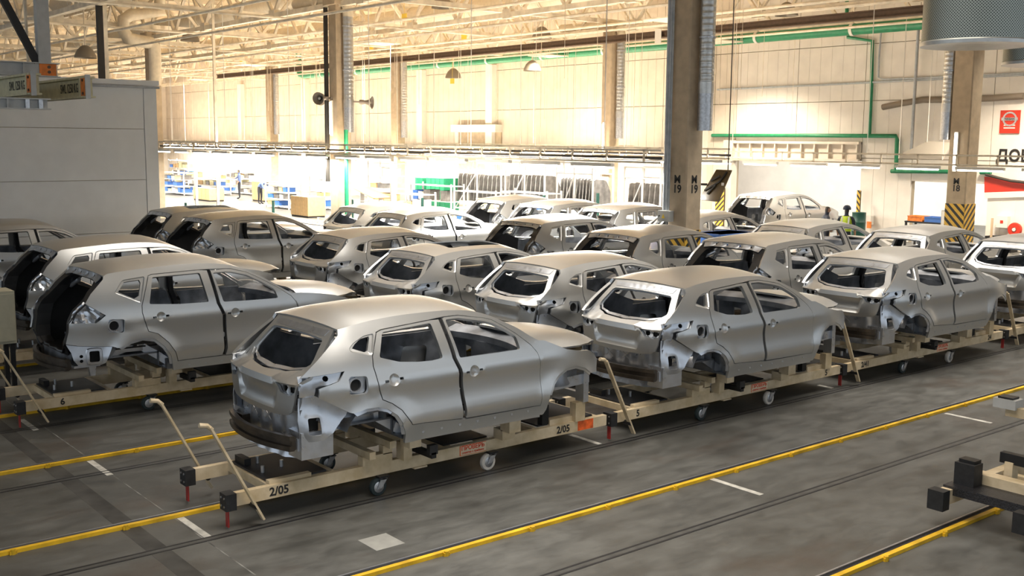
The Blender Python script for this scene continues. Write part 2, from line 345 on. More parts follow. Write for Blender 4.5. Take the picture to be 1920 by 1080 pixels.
def make_car(kind, sunroof=False):
    sp = SPEC[kind]; wf = wfun(sp); rz = roofz(sp); hy = sp['hy']
    root = empty('car_body_shell')
    # --- body side: roof rail, pillars, sill and quarter panel with one door opening
    topc = smooth_curve(sp['roof'], 3)
    front = [(topc[-1][0]-.02, 1.36), (sp['sill'][0][0], 1.1)]
    outer = topc + front + sp['sill'] + sp['archi'] + sp['rearlow'] + sp['dedge']
    outer = outer[::-1]
    aper = sp['ap_rear'] + sp['ap_bot'] + sp['ap_front'] + sp['ap_top']
    fy, fz = sp['fuel']; fuel = round_poly([(fy-.10,fz-.085),(fy+.10,fz-.095),(fy+.105,fz+.075),(fy-.095,fz+.09)], .03)
    holes = [aper, sp['qwin'], fuel]
    if kind == 'X': holes.append(sp['lamp'])
    qf = resamp(round_poly(sp['qframe'], .03), .03)
    qm = inset(qf, .005)
    def wside(y, z):
        r = wf(y,z)
        if inpoly((y,z), qm): r -= .014
        return r
    sides = sided('body_side', outer, holes, .06, wside, 0, .035, M_SIL, root, loops=[qf, inset(qf, .010)], estep=.045)
    for s, so in zip((1,-1), sides):
        mb = MB(); zp = sp['ap_bot'][0][1]-.065
        for k in range(7):
            yy = sp['sill'][1][0]+.22+k*.23; x0 = wf(yy,zp); mb.cyl((s*(x0-.004),yy,zp),(s*(x0+.004),yy,zp),.016,10)
        mb.build('sill_plug', M_GALV, so)
    ac = sp['arches'][0]; lip_o = sp['archi']; lip_i = [(ac[0]+(a-ac[0])*.90, ac[1]+(b-ac[1])*.90) for a, b in lip_o]
    for s in (1,-1):
        me = panel_mesh('arch_lip', lip_o + lip_i[::-1], [], .05, lambda y,z: (s*(wf(y,z)-.012), y, z), .012, flip=(s < 0), estep=.04); link('arch_lip', me, M_GALV, root)
    fa = sp['arches'][1]; fo = [p for p in sp['fender'] if math.hypot(p[0]-fa[0], p[1]-fa[1]) < fa[2]+.06 and p[0] < fa[0]+.42 and p[1] > .8]; fi = [(fa[0]+(a-fa[0])*.92, fa[1]+(b-fa[1])*.92) for a, b in fo]
    if len(fo) > 3:
        for s in (1,-1):
            me = panel_mesh('arch_lip', fo + fi[::-1], [], .05, lambda y,z: (s*(wf(y,z)-.010), y, z), .012, flip=(s < 0), estep=.04); link('arch_lip', me, M_SIL, root)
    # --- fuel filler
    for s, in ((1,),):
        x0 = wf(fy,fz)-.035
        mb = MB(); mb.prism(fuel, 0, .012, lambda a,b,c: (x0-.03+c, a, b)); fp = mb.build('fuel_filler_plate', M_GALV, root)
        mb = MB(); mb.lathe([(.075,.0),(.075,.035),(.06,.035),(.058,.005)], (x0-.02, fy-.025, fz), 20, 'x'); mb.build('filler_ring', M_GALV, fp, 30)
        mb = MB(); mb.cyl((x0-.03,fy-.025,fz),(x0-.006,fy-.025,fz), .058, 20); mb.build('filler_hole', M_VOID, fp)
    # --- doors
    bg_ = sp['bgap']
    rear_out = inset(sp['ap_rear'] + bg_[::-1] + [p for p in sp['ap_top'] if p[0] < bg_[0][0]], .008)
    bg2 = [(p[0]+.034, p[1]-.004) for p in bg_]
    front_out = inset(bg2 + [p for p in sp['ap_bot'] if p[0] > bg2[-1][0]+.02] + sp['ap_front'] + [p for p in sp['ap_top'] if p[0] > bg2[0][0]+.02], .008)
    for dn, (pl, win, hd) in enumerate([(rear_out, sp['rwin'], sp['handles'][0]), (front_out, sp['fwin'], sp['handles'][1])]):
        hz_ = hd; slots = [round_poly([(hz_[0]+a-.022,hz_[1]+b-.014),(hz_[0]+a+.022,hz_[1]+b-.012),(hz_[0]+a+.022,hz_[1]+b+.013),(hz_[0]+a-.022,hz_[1]+b+.013)], .006, 2) for a, b in ((-.085,-.004),(.085,.004))]
        wr = round_poly(win, .025)
        def wd(y, z, win=wr):
            r = wf(y,z); d = math.hypot(y-hz_[0], (z-hz_[1])*1.05)
            if d < .062: r -= .026*(1-(d/.062)**2)**.5
            return r
        ds = sided('door', pl, [wr]+slots, .06, wd, -.004, .045, M_SIL, root, loops=[[(hz_[0]+rr*math.cos(t*math.pi/8), hz_[1]+rr*math.sin(t*math.pi/8)) for t in range(16)] for rr in (.02,.045,.062,.068)], estep=.045)
        for s, dob in zip((1,-1), ds):
            mb = MB()
            for sl in slots:
                c = (sum(p[0] for p in sl)/len(sl), sum(p[1] for p in sl)/len(sl))
                mb.box((s*(wf(*c)-.052), c[0], c[1]), (.02,.07,.05))
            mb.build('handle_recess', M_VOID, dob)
            # inner door structure seen through the opposite windows
            zt = min(p[1] for p in win)-.02
            ys_ = [p[0] for p in pl]
            io = inset(pl, .05); io = [(a, min(b, zt)) for a, b in io]
            k = []
            for p in io:
                if not k or (abs(p[0]-k[-1][0])+abs(p[1]-k[-1][1])) > .01: k.append(p)
            cx = (min(ys_)+max(ys_))/2
            ho = round_poly([(cx-.20,.90),(cx+.18,.90),(cx+.22,1.20),(cx-.12,1.22)], .06)
            me = panel_mesh('door_inner', k, [ho], .10, lambda y,z: (s*(wf(y,z)-.11), y, z), .01, flip=(s < 0), estep=.09)
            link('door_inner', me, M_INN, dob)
    # --- B pillars (inset, dark in the gap)
    for s in (1,-1):
        mb = MB()
        zs = [sp['bgap'][-1][1]-.1, .9, 1.1, 1.25, 1.4, 1.6, sp['bgap'][0][1]]
        pv = []
        for z in zs:
            y = interp(z, [p[1] for p in sp['bgap'][::-1]], [p[0] for p in sp['bgap'][::-1]])+.017
            pv.append(Vector((s*(wf(y,z)-.085), y, z)))
        for a, b in zip(pv[:-1], pv[1:]): mb.bar(a, b, .10, .06, (0,1,0))
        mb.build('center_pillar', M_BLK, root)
    # --- roof
    y0 = sp['roof'][0][0]+.005; yf = 1.34 if kind == 'Q' else 1.44
    def rmap(u, y):
        wr = wf(y, rz(y))-.012
        fade = min(1, (y-y0)/.5+.45); cr = .078*fade*min(1, max(.45, (1.75-y)/.6))
        return (u*wr, y, rz(y)-.004+cr*(1-abs(u)**2.2))
    edge = [(u/8, y0-.02*(1-(u/8)**2)) for u in range(-8,9)] + [(1, y0+(yf-y0)*k/12) for k in range(1,12)] + [(u/8, yf+.13*(1-(u/8)**2)) for u in range(8,-9,-1)] + [(-1, y0+(yf-y0)*k/12) for k in range(11,0,-1)]
    rh = []
    if sunroof: rh = [round_poly([(-.72,.10),(.72,.10),(.72,1.15),(-.72,1.15)], .1)]
    me = panel_mesh('roof_panel', edge, rh, .085, rmap, .02, estep=.08)
    link('roof_panel', me, M_SIL, root)
    mb = MB()
    for yy in ((y0+.25, .45, .95) if not sunroof else (y0+.2,)):
        pts = [rmap(u/6, yy) for u in range(-6,7)]
        for a, b in zip(pts[:-1], pts[1:]): mb.bar((a[0],a[1],a[2]-.05), (b[0],b[1],b[2]-.05), .07, .02)
    mb.build('roof_bow', M_INN, root)
    # windscreen header
    pts = [rmap(u/8, yf+.13*(1-(u/8)**2)-.03) for u in range(-8,9)]
    mb = MB()
    for a, b in zip(pts[:-1], pts[1:]): mb.bar((a[0],a[1],a[2]-.035), (b[0],b[1],b[2]-.035), .09, .03)
    mb.build('windscreen_header', M_INN, root)
    # --- hood
    hp = sp['hood']; hxs = [p[0] for p in hp]; hys = [p[1] for p in hp]
    def hmap(x, y):
        return (x, y+hy, hermite(y, hxs, hys)-.115*(abs(x)/.66)**2.3 - (.05*max(0,(abs(x)-.5)/.15) if abs(x) > .5 else 0)+.012*math.exp(-((abs(x)-.36)/.09)**2))
    hol = [(0,2.09),(-.3,2.12),(-.55,2.2),(-.67,2.31),(-.66,2.6),(-.63,2.85),(-.58,3.02),(-.48,3.2),(-.36,3.32),(-.2,3.39),(0,3.42)]
    hol = hol + [(-a,b) for a,b in hol[-2:0:-1]]
    me = panel_mesh('hood', hol, [], .08, hmap, .028, estep=.06)
    link('hood', me, M_SIL, root)
    me = panel_mesh('hood_underside', inset(hol,-.07 if False else .06), [], .14, lambda x,y: (x, y+hy, hmap(x,y)[2]-.055), .012, estep=.12)
    link('hood_frame', me, M_INN, root)
    # --- fenders
    sided('fender', round_poly(sp['fender'], .012, 1), [], .07, wf, .001, .02, M_SIL, root, estep=.05)
    # --- cowl, dash panel, floor, inner structure
    yd = sp['ap_front'][-1][0]+.06
    mb = MB(); n = 12
    for i in range(n):
        x0, x1 = -.70+1.4*i/n, -.70+1.4*(i+1)/n
        ya, yb = yd+.18-.14*(x0/.7)**2, yd+.18-.14*(x1/.7)**2
        mb.add([(x0,ya-.16,1.37),(x1,yb-.16,1.37),(x1,yb+.03,1.43),(x0,ya+.03,1.43),(x0,ya-.16,1.30),(x1,yb-.16,1.30),(x1,yb+.03,1.30),(x0,ya+.03,1.30)], [(0,1,2,3),(7,6,5,4),(0,4,5,1),(1,5,6,2),(2,6,7,3),(3,7,4,0)])
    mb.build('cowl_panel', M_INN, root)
    dh = [[(-.52,1.05),(-.36,1.05),(-.36,1.2),(-.52,1.2)],[(.05,1.08),(.2,1.08),(.2,1.2),(.05,1.2)],[(.4+.05*math.cos(t*.785),1.13+.05*math.sin(t*.785)) for t in range(8)]]
    me = panel_mesh('dash_panel', [(-.76,.62),(.76,.62),(.76,1.30),(-.76,1.30)], dh, .08, lambda x,z: (x, yd+.03+.03*math.sin(x*9)+.05*(1.3-z)*(1+.4*math.sin(x*5)), z), .02)
    link('dash_panel', me, M_INN, root)
    zf = sp['sill'][0][1]+.06
    yb0 = -.62
    mb = MB(); mb.bb(-.78,.78,.30,yd+.05,zf-.02,zf); mb.bb(-.62,.62,yb0,.30,zf+.16,zf+.18); mb.bb(-.62,.62,.28,.30,zf,zf+.18)
    mb.prism([(-.14,zf),(.14,zf),(.09,zf+.16),(-.09,zf+.16)], .30, yd, lambda a,b,c: (a,c,b))
    mb.bb(-.72,.72,.95,1.02,zf,zf+.09); mb.bb(-.72,.72,1.5,1.58,zf,zf+.09)
    for s in (1,-1): mb.bb(s*.74,s*.82,.33,yd,zf-.03,zf+.10)
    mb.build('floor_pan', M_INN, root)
    mb = MB(); mb.bb(-.66,.66,.16,.19,zf+.18,1.18); mb.bb(-.66,.66,.13,.22,1.15,1.20)
    for x in (-.5,-.25,0,.25,.5): mb.bb(x-.03,x+.03,.14,.21,zf+.2,1.14)
    if kind == 'Q': mb.build('seat_back_panel', M_INN, root)
    for s in (1,-1):
        # rear wheelhouse and rail
        mb = MB(); R = sp['arches'][0][2]+.03; seg = 12; vs = []; fs = []
        for i in range(seg+1):
            a = math.radians(-5+165*i/seg)
            for x, rr in ((.47, R*.93),(.60,R),(wf(0,.95)-.05, R)): vs.append((s*x, rr*math.cos(a), .69+rr*math.sin(a)))
        for i in range(seg):
            for j in range(2): fs.append((i*3+j, i*3+j+1, (i+1)*3+j+1, (i+1)*3+j))
        mb.add(vs, fs); mb.build('rear_wheelhouse', M_GALV, root, 50)
        rail = [(s*.52,-.78,.80),(s*.52,-.45,.80),(s*.50,-.12,.875),(s*.50,.12,.87),(s*.56,.34,.72),(s*.64,.5,zf-.02)]
        chainbox(rail, .10, .10).build('rear_rail', M_GALV, root)
        # strut tower and front rail
        yt = sp['arches'][1][0]-.02
        mb = MB(); mb.lathe([(.10,.42),(.13,.40),(.155,.30),(.17,.06),(.20,0)], (s*.55, yt, .86), 14); mb.bb(s*.42,s*.50,yt-.30,yt+.42,.84,1.10); mb.build('strut_tower', M_INN, root, 40)
        chainbox([(s*.46, yd-.05, zf+.02),(s*.46, yd+.2, .80),(s*.46, yt+.62, .84)], .09, .12).build('front_rail', M_GALV, root)
        chainbox([(s*.70, yd+.05, 1.24),(s*.68, yt, 1.20),(s*.60, yt+.42, 1.10)], .07, .08).build('upper_rail', M_INN, root)
        mb = MB(); mb.bb(s*.40,s*.54,yt+.50,yt+.58,.56,1.08); mb.build('front_bracket', M_GALV, root)
        # inner rear quarter wall
        iw = [(-.70,.95),(.14,.95),(.14,1.45),(-.08,1.52),(-.30,1.60),(-.34,1.72),(-.52,1.55),(-.70,1.38)]
        me = panel_mesh('quarter_inner', iw, [], .16, lambda y,z: (s*(wf(y,z)-.13), y, z), .01, flip=(s < 0), estep=.12)
        link('quarter_inner', me, M_BLK if kind == 'X' else M_INN, root)
    yt = sp['arches'][1][0]
    mb = MB(); mb.bb(-.52,.52,yt+.50,yt+.56,.98,1.06); mb.bb(-.46,.46,yt+.5,yt+.56,.58,.66); mb.build('radiator_support', M_GALV, root)
    if kind == 'Q': rear_Q(root, sp, wf)
    else: rear_X(root, sp, wf)
    return root

def bumper_beam(root, y0, z0, hw, bend):
    prof = [(-.0,.075),(-.045,.075),(-.045,.03),(-.018,.022),(-.018,-.022),(-.045,-.03),(-.045,-.075),(.0,-.075),(.03,-.05),(.03,.05)]
    n = 16; mb = MB(); vs = []
    for i in range(n+1):
        x = -hw+2*hw*i/n; yy = y0+bend*(abs(x)/hw)**2
        vs += [(x, yy+a, z0+b) for a, b in prof]
    k = len(prof); fs = [(i*k+j, i*k+(j+1)%k, (i+1)*k+(j+1)%k, (i+1)*k+j) for i in range(n) for j in range(k)] + [tuple(range(k)), tuple(range(n*k, n*k+k))[::-1]]
    mb.add(vs, fs); b = mb.build('bumper_beam', M_BEAM, root, 30)
    for s in (1,-1):
        mb = MB(); mb.bb(s*.42,s*.56,y0+bend*.7+.02,y0+bend+.16,z0-.06,z0+.06); mb.build('crash_box', M_BEAM, b)

def rear_Q(root, sp, wf):
    zs = [.95,1.05,1.2,1.30,1.345,1.38,1.405,1.45,1.6,1.72,1.80]
    ys = [-.875,-.90,-.905,-.905,-.885,-.80,-.715,-.665,-.535,-.425,-.36]
    def tg(x, z):
        y = interp(z, zs, ys)+ (.085 if z < 1.4 else .05)*(abs(x)/.72)**2.4
        # number-plate recess
        a = min(max((.43-.06*(1.27-z)/.2-abs(x))/.03,0),1); b = min(max((1.265-z)/.025,0),1)*min(max((z-1.06)/.025,0),1); y += .040*a*b
        # crease over the recess
        y -= .018*math.exp(-((z-1.325)/.014)**2)
        return (x, y, z)
    half = [(0,.985),(.35,.99),(.56,1.01),(.63,1.05),(.66,1.12),(.685,1.22),(.715,1.33),(.735,1.385),(.725,1.42),(.69,1.50),(.645,1.60),(.60,1.70),(.575,1.785),(.3,1.80),(0,1.805)]
    outer = half + [(-a,b) for a,b in half[-2:0:-1]]
    wh = [(0,1.378),(.36,1.39),(.53,1.42),(.595,1.47),(.59,1.52),(.555,1.60),(.525,1.672),(.49,1.692),(.25,1.705),(0,1.71)]
    win = wh + [(-a,b) for a,b in wh[-2:0:-1]]
    lp = [(.40,1.315),(.48,1.225),(.60,1.205),(.675,1.235),(.70,1.325)]
    pl = [(-.46,1.28),(.46,1.28),(.40,1.045),(-.40,1.045)]; pl2 = inset(pl, .03)
    me = panel_mesh('tailgate', outer, [win, lp, [(-a,b) for a,b in lp]], .055, tg, .03, loops=[pl, pl2], estep=.045)
    g = link('tailgate', me, M_SIL, root)
    fr = [inset(win, -.035), win]
    me = panel_mesh('window_flange', inset(win, .004), [inset(win, .022)], .05, lambda x,z: (x, tg(x,z)[1]+.035, z), .01, estep=.05)
    link('window_flange', me, M_GALV, g)
    # pressed channel above the window
    ch = [(-.50,1.722),(.50,1.722),(.53,1.775),(-.53,1.775)]
    me = panel_mesh('upper_channel', ch, [], .06, lambda x,z: (x, tg(x,z)[1]-.006-.012*math.sin((z-1.722)/.053*math.pi*2), z), .004, estep=.04); link('upper_channel', me, M_GALV, g)
    for s in (1,-1):
        lq = [(s*a,b) for a,b in lp]
        hs = [[(s*(cx+r*math.cos(t*.785)), cz+1.1*r*math.sin(t*.785)) for t in range(8)] for cx, cz, r in ((.50,1.27,.036),(.61,1.265,.036))]
        me = panel_mesh('lamp_pocket', inset(lq,-.012), hs, .04, lambda x,z: (x, tg(x,z)[1]+.035+.012*math.sin(x*60)*math.cos(z*50), z), .008, flip=(s < 0) and False, estep=.04)
        pk = link('lamp_pocket', me, M_GALV, g)
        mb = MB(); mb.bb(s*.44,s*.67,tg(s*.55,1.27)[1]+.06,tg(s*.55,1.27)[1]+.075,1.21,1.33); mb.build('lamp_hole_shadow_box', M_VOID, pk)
        # quarter lamp pocket
        q = [(-.81,1.40),(-.385,1.43),(-.44,1.33),(-.645,1.28),(-.66,1.19),(-.80,1.20)]
        hole = [(-.56+.028*math.cos(t*.785), 1.365+.028*math.sin(t*.785)) for t in range(8)]
        me = panel_mesh('tail_lamp_pocket', q, [hole], .05, lambda y,z: (s*(wf(y,z)-.045-.025*max(0,math.sin((y+.8)*14))-.02*(z < 1.3)), y, z), .008, flip=(s < 0), estep=.04)
        tp = link('tail_lamp_pocket', me, M_GALV, root)
        mb = MB(); mb.box((s*(wf(-.56,1.365)-.10), -.56, 1.365), (.02,.09,.09)); mb.build('lamp_socket', M_VOID, tp)
        # body corner bracket with vent opening
        cb = [(-.80,1.19),(-.655,1.205),(-.345,1.03),(-.36,.99),(-.50,.84),(-.60,.775),(-.72,.765),(-.80,.80),(-.815,.98)]
        vh = round_poly([(-.735,.835),(-.62,.835),(-.62,1.0),(-.735,1.0)], .02, 2)
        def cm(y,z):
            d = 0
            if inpoly((y,z), inset(vh,-.03)): d = .015
            return (s*(wf(y,z)-.055+.02*math.sin((y+z)*9)+d*.6-.05*max(0,(-.70-y)/.1)*.4), y, z)
        me = panel_mesh('corner_bracket', cb, [vh], .05, cm, .008, flip=(s < 0), loops=[inset(vh,-.03),inset(vh,-.04)], estep=.04)
        cbo = link('corner_bracket', me, M_GALV, root)
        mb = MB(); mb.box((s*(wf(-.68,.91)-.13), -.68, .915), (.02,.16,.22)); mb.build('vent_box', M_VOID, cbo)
        # gutter pillar between tailgate and quarter
        mb = MB(); mb.bar((s*.70,-.74,1.38),(s*.685,-.77,1.08),.03,.05,(0,1,0)); mb.bar((s*.685,-.77,1.08),(s*.68,-.76,.80),.05,.05,(0,1,0)); mb.build('rear_gutter', M_INN, root)
        mb = MB(); mb.bb(s*.48,s*.74,-.80,-.46,.60,.86); mb.build('rear_corner_box', M_GALV, root)
        mb = MB(); mb.bb(s*.60,s*.69,-.815,-.79,.68,.80); mb.build('corner_plate', M_GALV, root)
    # rear end panel below the tailgate
    def vp(x, z): return (x, -.80+.07*(abs(x)/.7)**2+.012*math.sin(x*26)*(1 if z < 1.0 else .3)-.05*max(0,(.68-z)/.12), z)
    hv = [(0,.565),(.45,.575),(.70,.60),(.70,.98),(.62,1.03),(0,1.01)]
    me = panel_mesh('rear_end_panel', hv+[(-a,b) for a,b in hv[-2:0:-1]], [], .045, vp, .012, estep=.05); rp = link('rear_end_panel', me, M_GALV, root)
    mb = MB()
    for cx in (-.17,.12):
        for k in (-1,1): mb.bar((cx-.06,-.83,.93-.045*k),(cx+.06,-.83,.93+.045*k),.014,.006,(0,1,0))
    mb.build('cross_stiffener', M_STEEL, rp)
    bumper_beam(root, -.955, .755, .66, .12)
    mb = MB(); mb.bb(-.50,.50,-.60,-.56,1.02,1.30); mb.build('parcel_panel', M_INN, root)

def rear_X(root, sp, wf):
    zs = [.86,.95,1.055,1.197,1.312,1.44,1.56,1.657,1.833,1.87]; ys = [-.90,-.925,-.926,-.887,-.881,-.816,-.667,-.597,-.41,-.40]
    def yr(z): return interp(z, zs, ys)
    def hw(z): return wf(yr(z), z)-.015
    zl = [.88,.92,1.0,1.1,1.2,1.3,1.4,1.5,1.6,1.7,1.78,1.83]
    outr = [(hw(z) if z > 1.0 else .60, z) for z in zl]
    inr = [(.46,.885),(.56,.96),(.605,1.1),(.62,1.25),(.62,1.38),(.60,1.5),(.575,1.62),(.535,1.72),(.46,1.775),(.25,1.79)]
    outer = outr + [(-a,b) for a,b in outr[::-1]]
    inner = inr + [(-a,b) for a,b in inr[::-1]]
    me = panel_mesh('rear_opening_frame', outer, [inner], .05, lambda x,z: (x, yr(z)+.02+.03*(z < 1.0), z), .02, estep=.05)
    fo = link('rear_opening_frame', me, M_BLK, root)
    mb = MB()   # deep return flange of the opening
    n = len(inner)
    for i in range(n):
        a, b = inner[i], inner[(i+1)%n]
        mb.add([(a[0],yr(a[1])+.02,a[1]),(b[0],yr(b[1])+.02,b[1]),(b[0]*.985,yr(b[1])+.20,b[1]),(a[0]*.985,yr(a[1])+.20,a[1])], [(0,1,2,3)])
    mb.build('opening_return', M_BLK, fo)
    # header with holes
    def hm(x, z): return (x, yr(z)-.012, z)
    hdr = [(-.60,1.775),(-.42,1.80),(.42,1.80),(.60,1.775),(.63,1.845),(.4,1.885),(-.4,1.885),(-.63,1.845)]
    hh = [[(c+.017*math.cos(t*.785), 1.84+.017*math.sin(t*.785)) for t in range(8)] for c in (-.36,-.12,.16,.40)]
    me = panel_mesh('rear_header', hdr, hh, .06, hm, .012, estep=.05); link('rear_header', me, M_GALV, root)
    for s in (1,-1):
        mb = MB(); mb.cyl((s*.42,-.36,1.70),(s*.60,-.42,1.60),.028,10); mb.build('gas_strut_mount', M_GALV, root)
        # lamp pocket
        lp = inset(sp['lamp'], -.012)
        me = panel_mesh('tail_lamp_pocket', lp, [], .035, lambda y,z: (s*(wf(y,z)-.03-.03*abs(math.sin((y*1.6+z)*16))-.02*max(0,math.sin((y-z)*20))), y, z), .008, flip=(s < 0), estep=.04, smooth=15)
        link('tail_lamp_pocket', me, M_GALV, root)
        # lower corner panel with vent
        cb = [(-.915,1.04),(-.79,1.012),(-.385,.972),(-.40,.93),(-.47,.775),(-.52,.755),(-.78,.755),(-.84,.84),(-.86,.93)]
        vh = round_poly([(-.66,.80),(-.54,.80),(-.54,.94),(-.66,.94)], .02, 2)
        h2 = [[(-.75+.022*math.cos(t*.785), zc+.022*math.sin(t*.785)) for t in range(8)] for zc in (.82,.88)]
        me = panel_mesh('corner_bracket', cb, [vh]+h2, .045, lambda y,z: (s*(wf(y,z)-.045+(.014 if inpoly((y,z), inset(vh,-.035)) else 0)), y, z), .008, flip=(s < 0), loops=[inset(vh,-.03),inset(vh,-.04)], estep=.04)
        cbo = link('corner_bracket', me, M_GALV, root)
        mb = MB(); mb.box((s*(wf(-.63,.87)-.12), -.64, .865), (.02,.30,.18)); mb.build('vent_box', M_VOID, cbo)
        mb = MB(); mb.prism([(-.64,.76),(-.54,.76),(-.56,.60),(-.62,.60)], s*.64, s*.70, lambda a,b,c: (c,a,b)); mb.build('jack_post', M_GALV, root)
        mb = MB(); mb.bb(s*.36,s*.78,-.84,-.52,.735,.765); mb.build('corner_shelf', M_GALV, root)
    def vp(x, z): return (x, -.87+.05*(abs(x)/.6)**2+.012*math.sin(x*20), z)
    hv = [(0,.70),(.45,.70),(.62,.74),(.62,.90),(0,.90)]
    me = panel_mesh('rear_end_panel', hv+[(-a,b) for a,b in hv[-2:0:-1]], [], .06, vp, .012, estep=.06); link('rear_end_panel', me, M_INN, root)
    mb = MB(); mb.bb(-.56,.56,-.85,.30,.87,.89); mb.bb(-.6,.6,-.02,.02,.89,1.02); mb.build('boot_floor', M_BLK, root)
    bumper_beam(root, -1.01, .765, .66, .14)
# ---------------------------------------------------------------- trolleys
def caster(parent, x, y, nylon):
    c = MB(); c.bb(x-.06,x+.06,y-.06,y+.06,.195,.212); c.cyl((x,y,.175),(x,y,.20),.05,12)
    f = c.build('caster_plate', M_BLK, parent, 40)
    s = 1 if x > 0 else -1; yo = y-.045
    fk = MB()
    for dx in (-.042,.042):
        fk.add([(x+dx-.004,y-.035,.18),(x+dx-.004,y+.045,.18),(x+dx-.004,yo+.022,.085),(x+dx-.004,yo-.022,.085),(x+dx+.004,y-.035,.18),(x+dx+.004,y+.045,.18),(x+dx+.004,yo+.022,.085),(x+dx+.004,yo-.022,.085)], [(0,1,2,3),(7,6,5,4),(0,4,5,1),(1,5,6,2),(2,6,7,3),(3,7,4,0)])
    fk.bb(x-.046,x+.046,y-.035,y+.045,.17,.182)
    fk.build('caster_fork', M_STEEL, parent)
    w = MB(); w.lathe([(.0,-.027),(.07,-.027),(.09,-.024),(.096,-.012),(.096,.012),(.09,.024),(.07,.027),(0,.027)], (x,yo,.0965), 22, 'x')
    wo = w.build('caster_wheel', M_NYL if nylon else M_TYRE, parent, 40)
    h = MB(); h.lathe([(0,-.031),(.05,-.031),(.058,-.028),(.058,.028),(.05,.031),(0,.031)], (x,yo,.0965), 16, 'x'); h.build('wheel_hub', M_STEEL, wo, 40)
def make_trolley(marks, sticker, levers=True, spray=False, second_lever=True, L1=3.42):
    t = empty('body_trolley')
    L0 = -1.37
    for s in (1,-1):
        MB().bb(s*.435,s*.505,L0,L1,.21,.335).build('side_beam', M_CREAM, t)
        cp = MB(); cp.bb(s*.40,s*.54,-1.475,L0,.185,.345); co = cp.build('end_buffer', M_RUB, t)
        b = MB()
        for a in (.435,.505):
            for z in (.225,.305): b.cyl((s*a,-1.482,z),(s*a,-1.47,z),.011,8)
        b.build('buffer_bolt', M_STEEL, co)
        MB().bb(s*.44,s*.49,-1.44,-1.425,.015,.20).build('warning_flag', M_RED, t)
        MB().bb(s*.46,s*.53,.62,.78,.195,.21).build('stop_plate', M_CREAM, t)
        if s == 1 or second_lever:
            lv = MB()
            lv.bar((s*.585,-1.13,.06),(s*.585,-1.63,1.03),.02,.06,(1,0,0)); lm = M_CREAM
            lo = lv.build('tow_lever', lm, t)
            g = MB(); g.tube([(s*.585,-1.61,1.00),(s*.585,-1.655,1.045),(s*.585,-1.73,1.06)],.022,8); g.build('lever_grip', lm, lo, 40)
            p = MB(); p.cyl((s*.49,-1.20,.20),(s*.61,-1.20,.20),.028,12); p.build('lever_pivot', M_BLK, lo, 40)
    # cross members and decks
    for nm, y, z0, z1 in (('rear_crossbar',-.98,.25,.33),('rear_crossbar',-.30,.25,.33),('front_crossbar',2.35,.25,.33),('front_crossbar',L1-.12,.25,.33)):
        MB().bb(-.44,.44,y-.03,y+.03,z0,z1).build(nm, M_CREAM, t)
    MB().bb(-.42,.42,-.98,-.36,.335,.352).build('deck_plate', M_DECK, t)
    MB().bb(-.42,.42,2.40,L1-.16,.335,.352).build('deck_plate', M_DECK, t)
    MB().bb(.39,.46,-1.0,-.55,.335,.37).build('deck_edge', M_CREAM, t)
    MB().bb(.36,.46,2.55,2.95,.335,.40).build('deck_edge', M_CREAM, t)
    for x, y in ((-.2,-.80),(.12,-.90),(.05,-.66)):
        MB().cyl((x,y,.35),(x,y,.42),.018,8).build('locating_pin', M_STEEL, t)
    MB().bb(-.40,-.18,-.95,-.88,.35,.42).build('stop_block', M_BLK, t)
    # rear cradle
    MB().bb(-.62,.62,.02,.09,.425,.50).build('cradle_bar', M_CREAM, t)
    MB().bb(-.62,.62,.26,.33,.50,.575).build('cradle_bar', M_CREAM, t)
    for s in (1,-1):
        MB().bb(s*.42,s*.52,.0,.35,.335,.43).build('cradle_foot', M_CREAM, t)
        MB().bb(s*.44,s*.52,.24,.35,.42,.51).build('cradle_foot', M_CREAM, t)
        MB().bb(s*.56,s*.74,.42,.56,.50,.64).build('sill_support', M_CREAM, t)
        MB().bb(s*.46,s*.60,.44,.54,.335,.52).build('sill_support_arm', M_CREAM, t)
        MB().bb(s*.40,s*.78,.66,.72,.36,.42).build('swing_arm', M_BLK, t)
        MB().bb(s*.72,s*.78,.64,.74,.40,.50).build('arm_pad', M_RUB, t)
        MB().bb(s*.46,s*.62,1.72,1.90,.335,.45).build('sill_support_arm', M_CREAM, t)
        MB().bb(s*.58,s*.74,1.72,1.88,.44,.62).build('sill_support', M_CREAM, t)
        MB().bb(s*.36,s*.44,2.45,2.55,.35,.58).build('rail_support', M_BLK, t)
        MB().cyl((s*.40,2.5,.56),(s*.40,2.5,.61),.035,12).build('red_cap', M_RED, t, 40)
        MB().bb(s*.42,s*.52,2.90,3.05,.335,.56).build('front_stand', M_CREAM, t)
        for y in (.22,1.64): caster(t, s*.515, y, y > 1)
    MB().bb(-.30,.30,1.15,1.75,.30,.315).build('deck_plate', M_DECK, t)
    for y in (1.2,1.70): MB().bb(-.44,.44,y-.03,y+.03,.235,.30).build('middle_crossbar', M_CREAM, t)
    for s_, y, z in marks:
        put_text(s_, .115, M_INK, t, (.5065, y, .272), (0,1,0), (0,0,1), 'number_marking')
    if sticker:
        st = MB(); st.bb(.505,.5065,1.22,1.58,.222,.332); so = st.build('sticker', M_STK, t)
        put_text('ПРОВЕРЬ', .068, M_REDINK, so, (.5075, 1.40, .298), (0,1,0), (0,0,1), 'sticker_text')
        put_text('отметка о приёмке', .032, M_REDINK, so, (.5075, 1.40, .248), (0,1,0), (0,0,1), 'sticker_text')
        fr = MB(); fr.bb(.5065,.5075,1.22,1.232,.222,.332); fr.bb(.5065,.5075,1.22,1.58,.326,.332); fr.bb(.5065,.5075,1.22,1.58,.222,.226); fr.build('sticker_border', M_ORG, so)
    if spray: MB().bb(.504,.5062,2.95,3.20,.215,.333).build('orange_paint_mark', M_ORG, t)
    return t
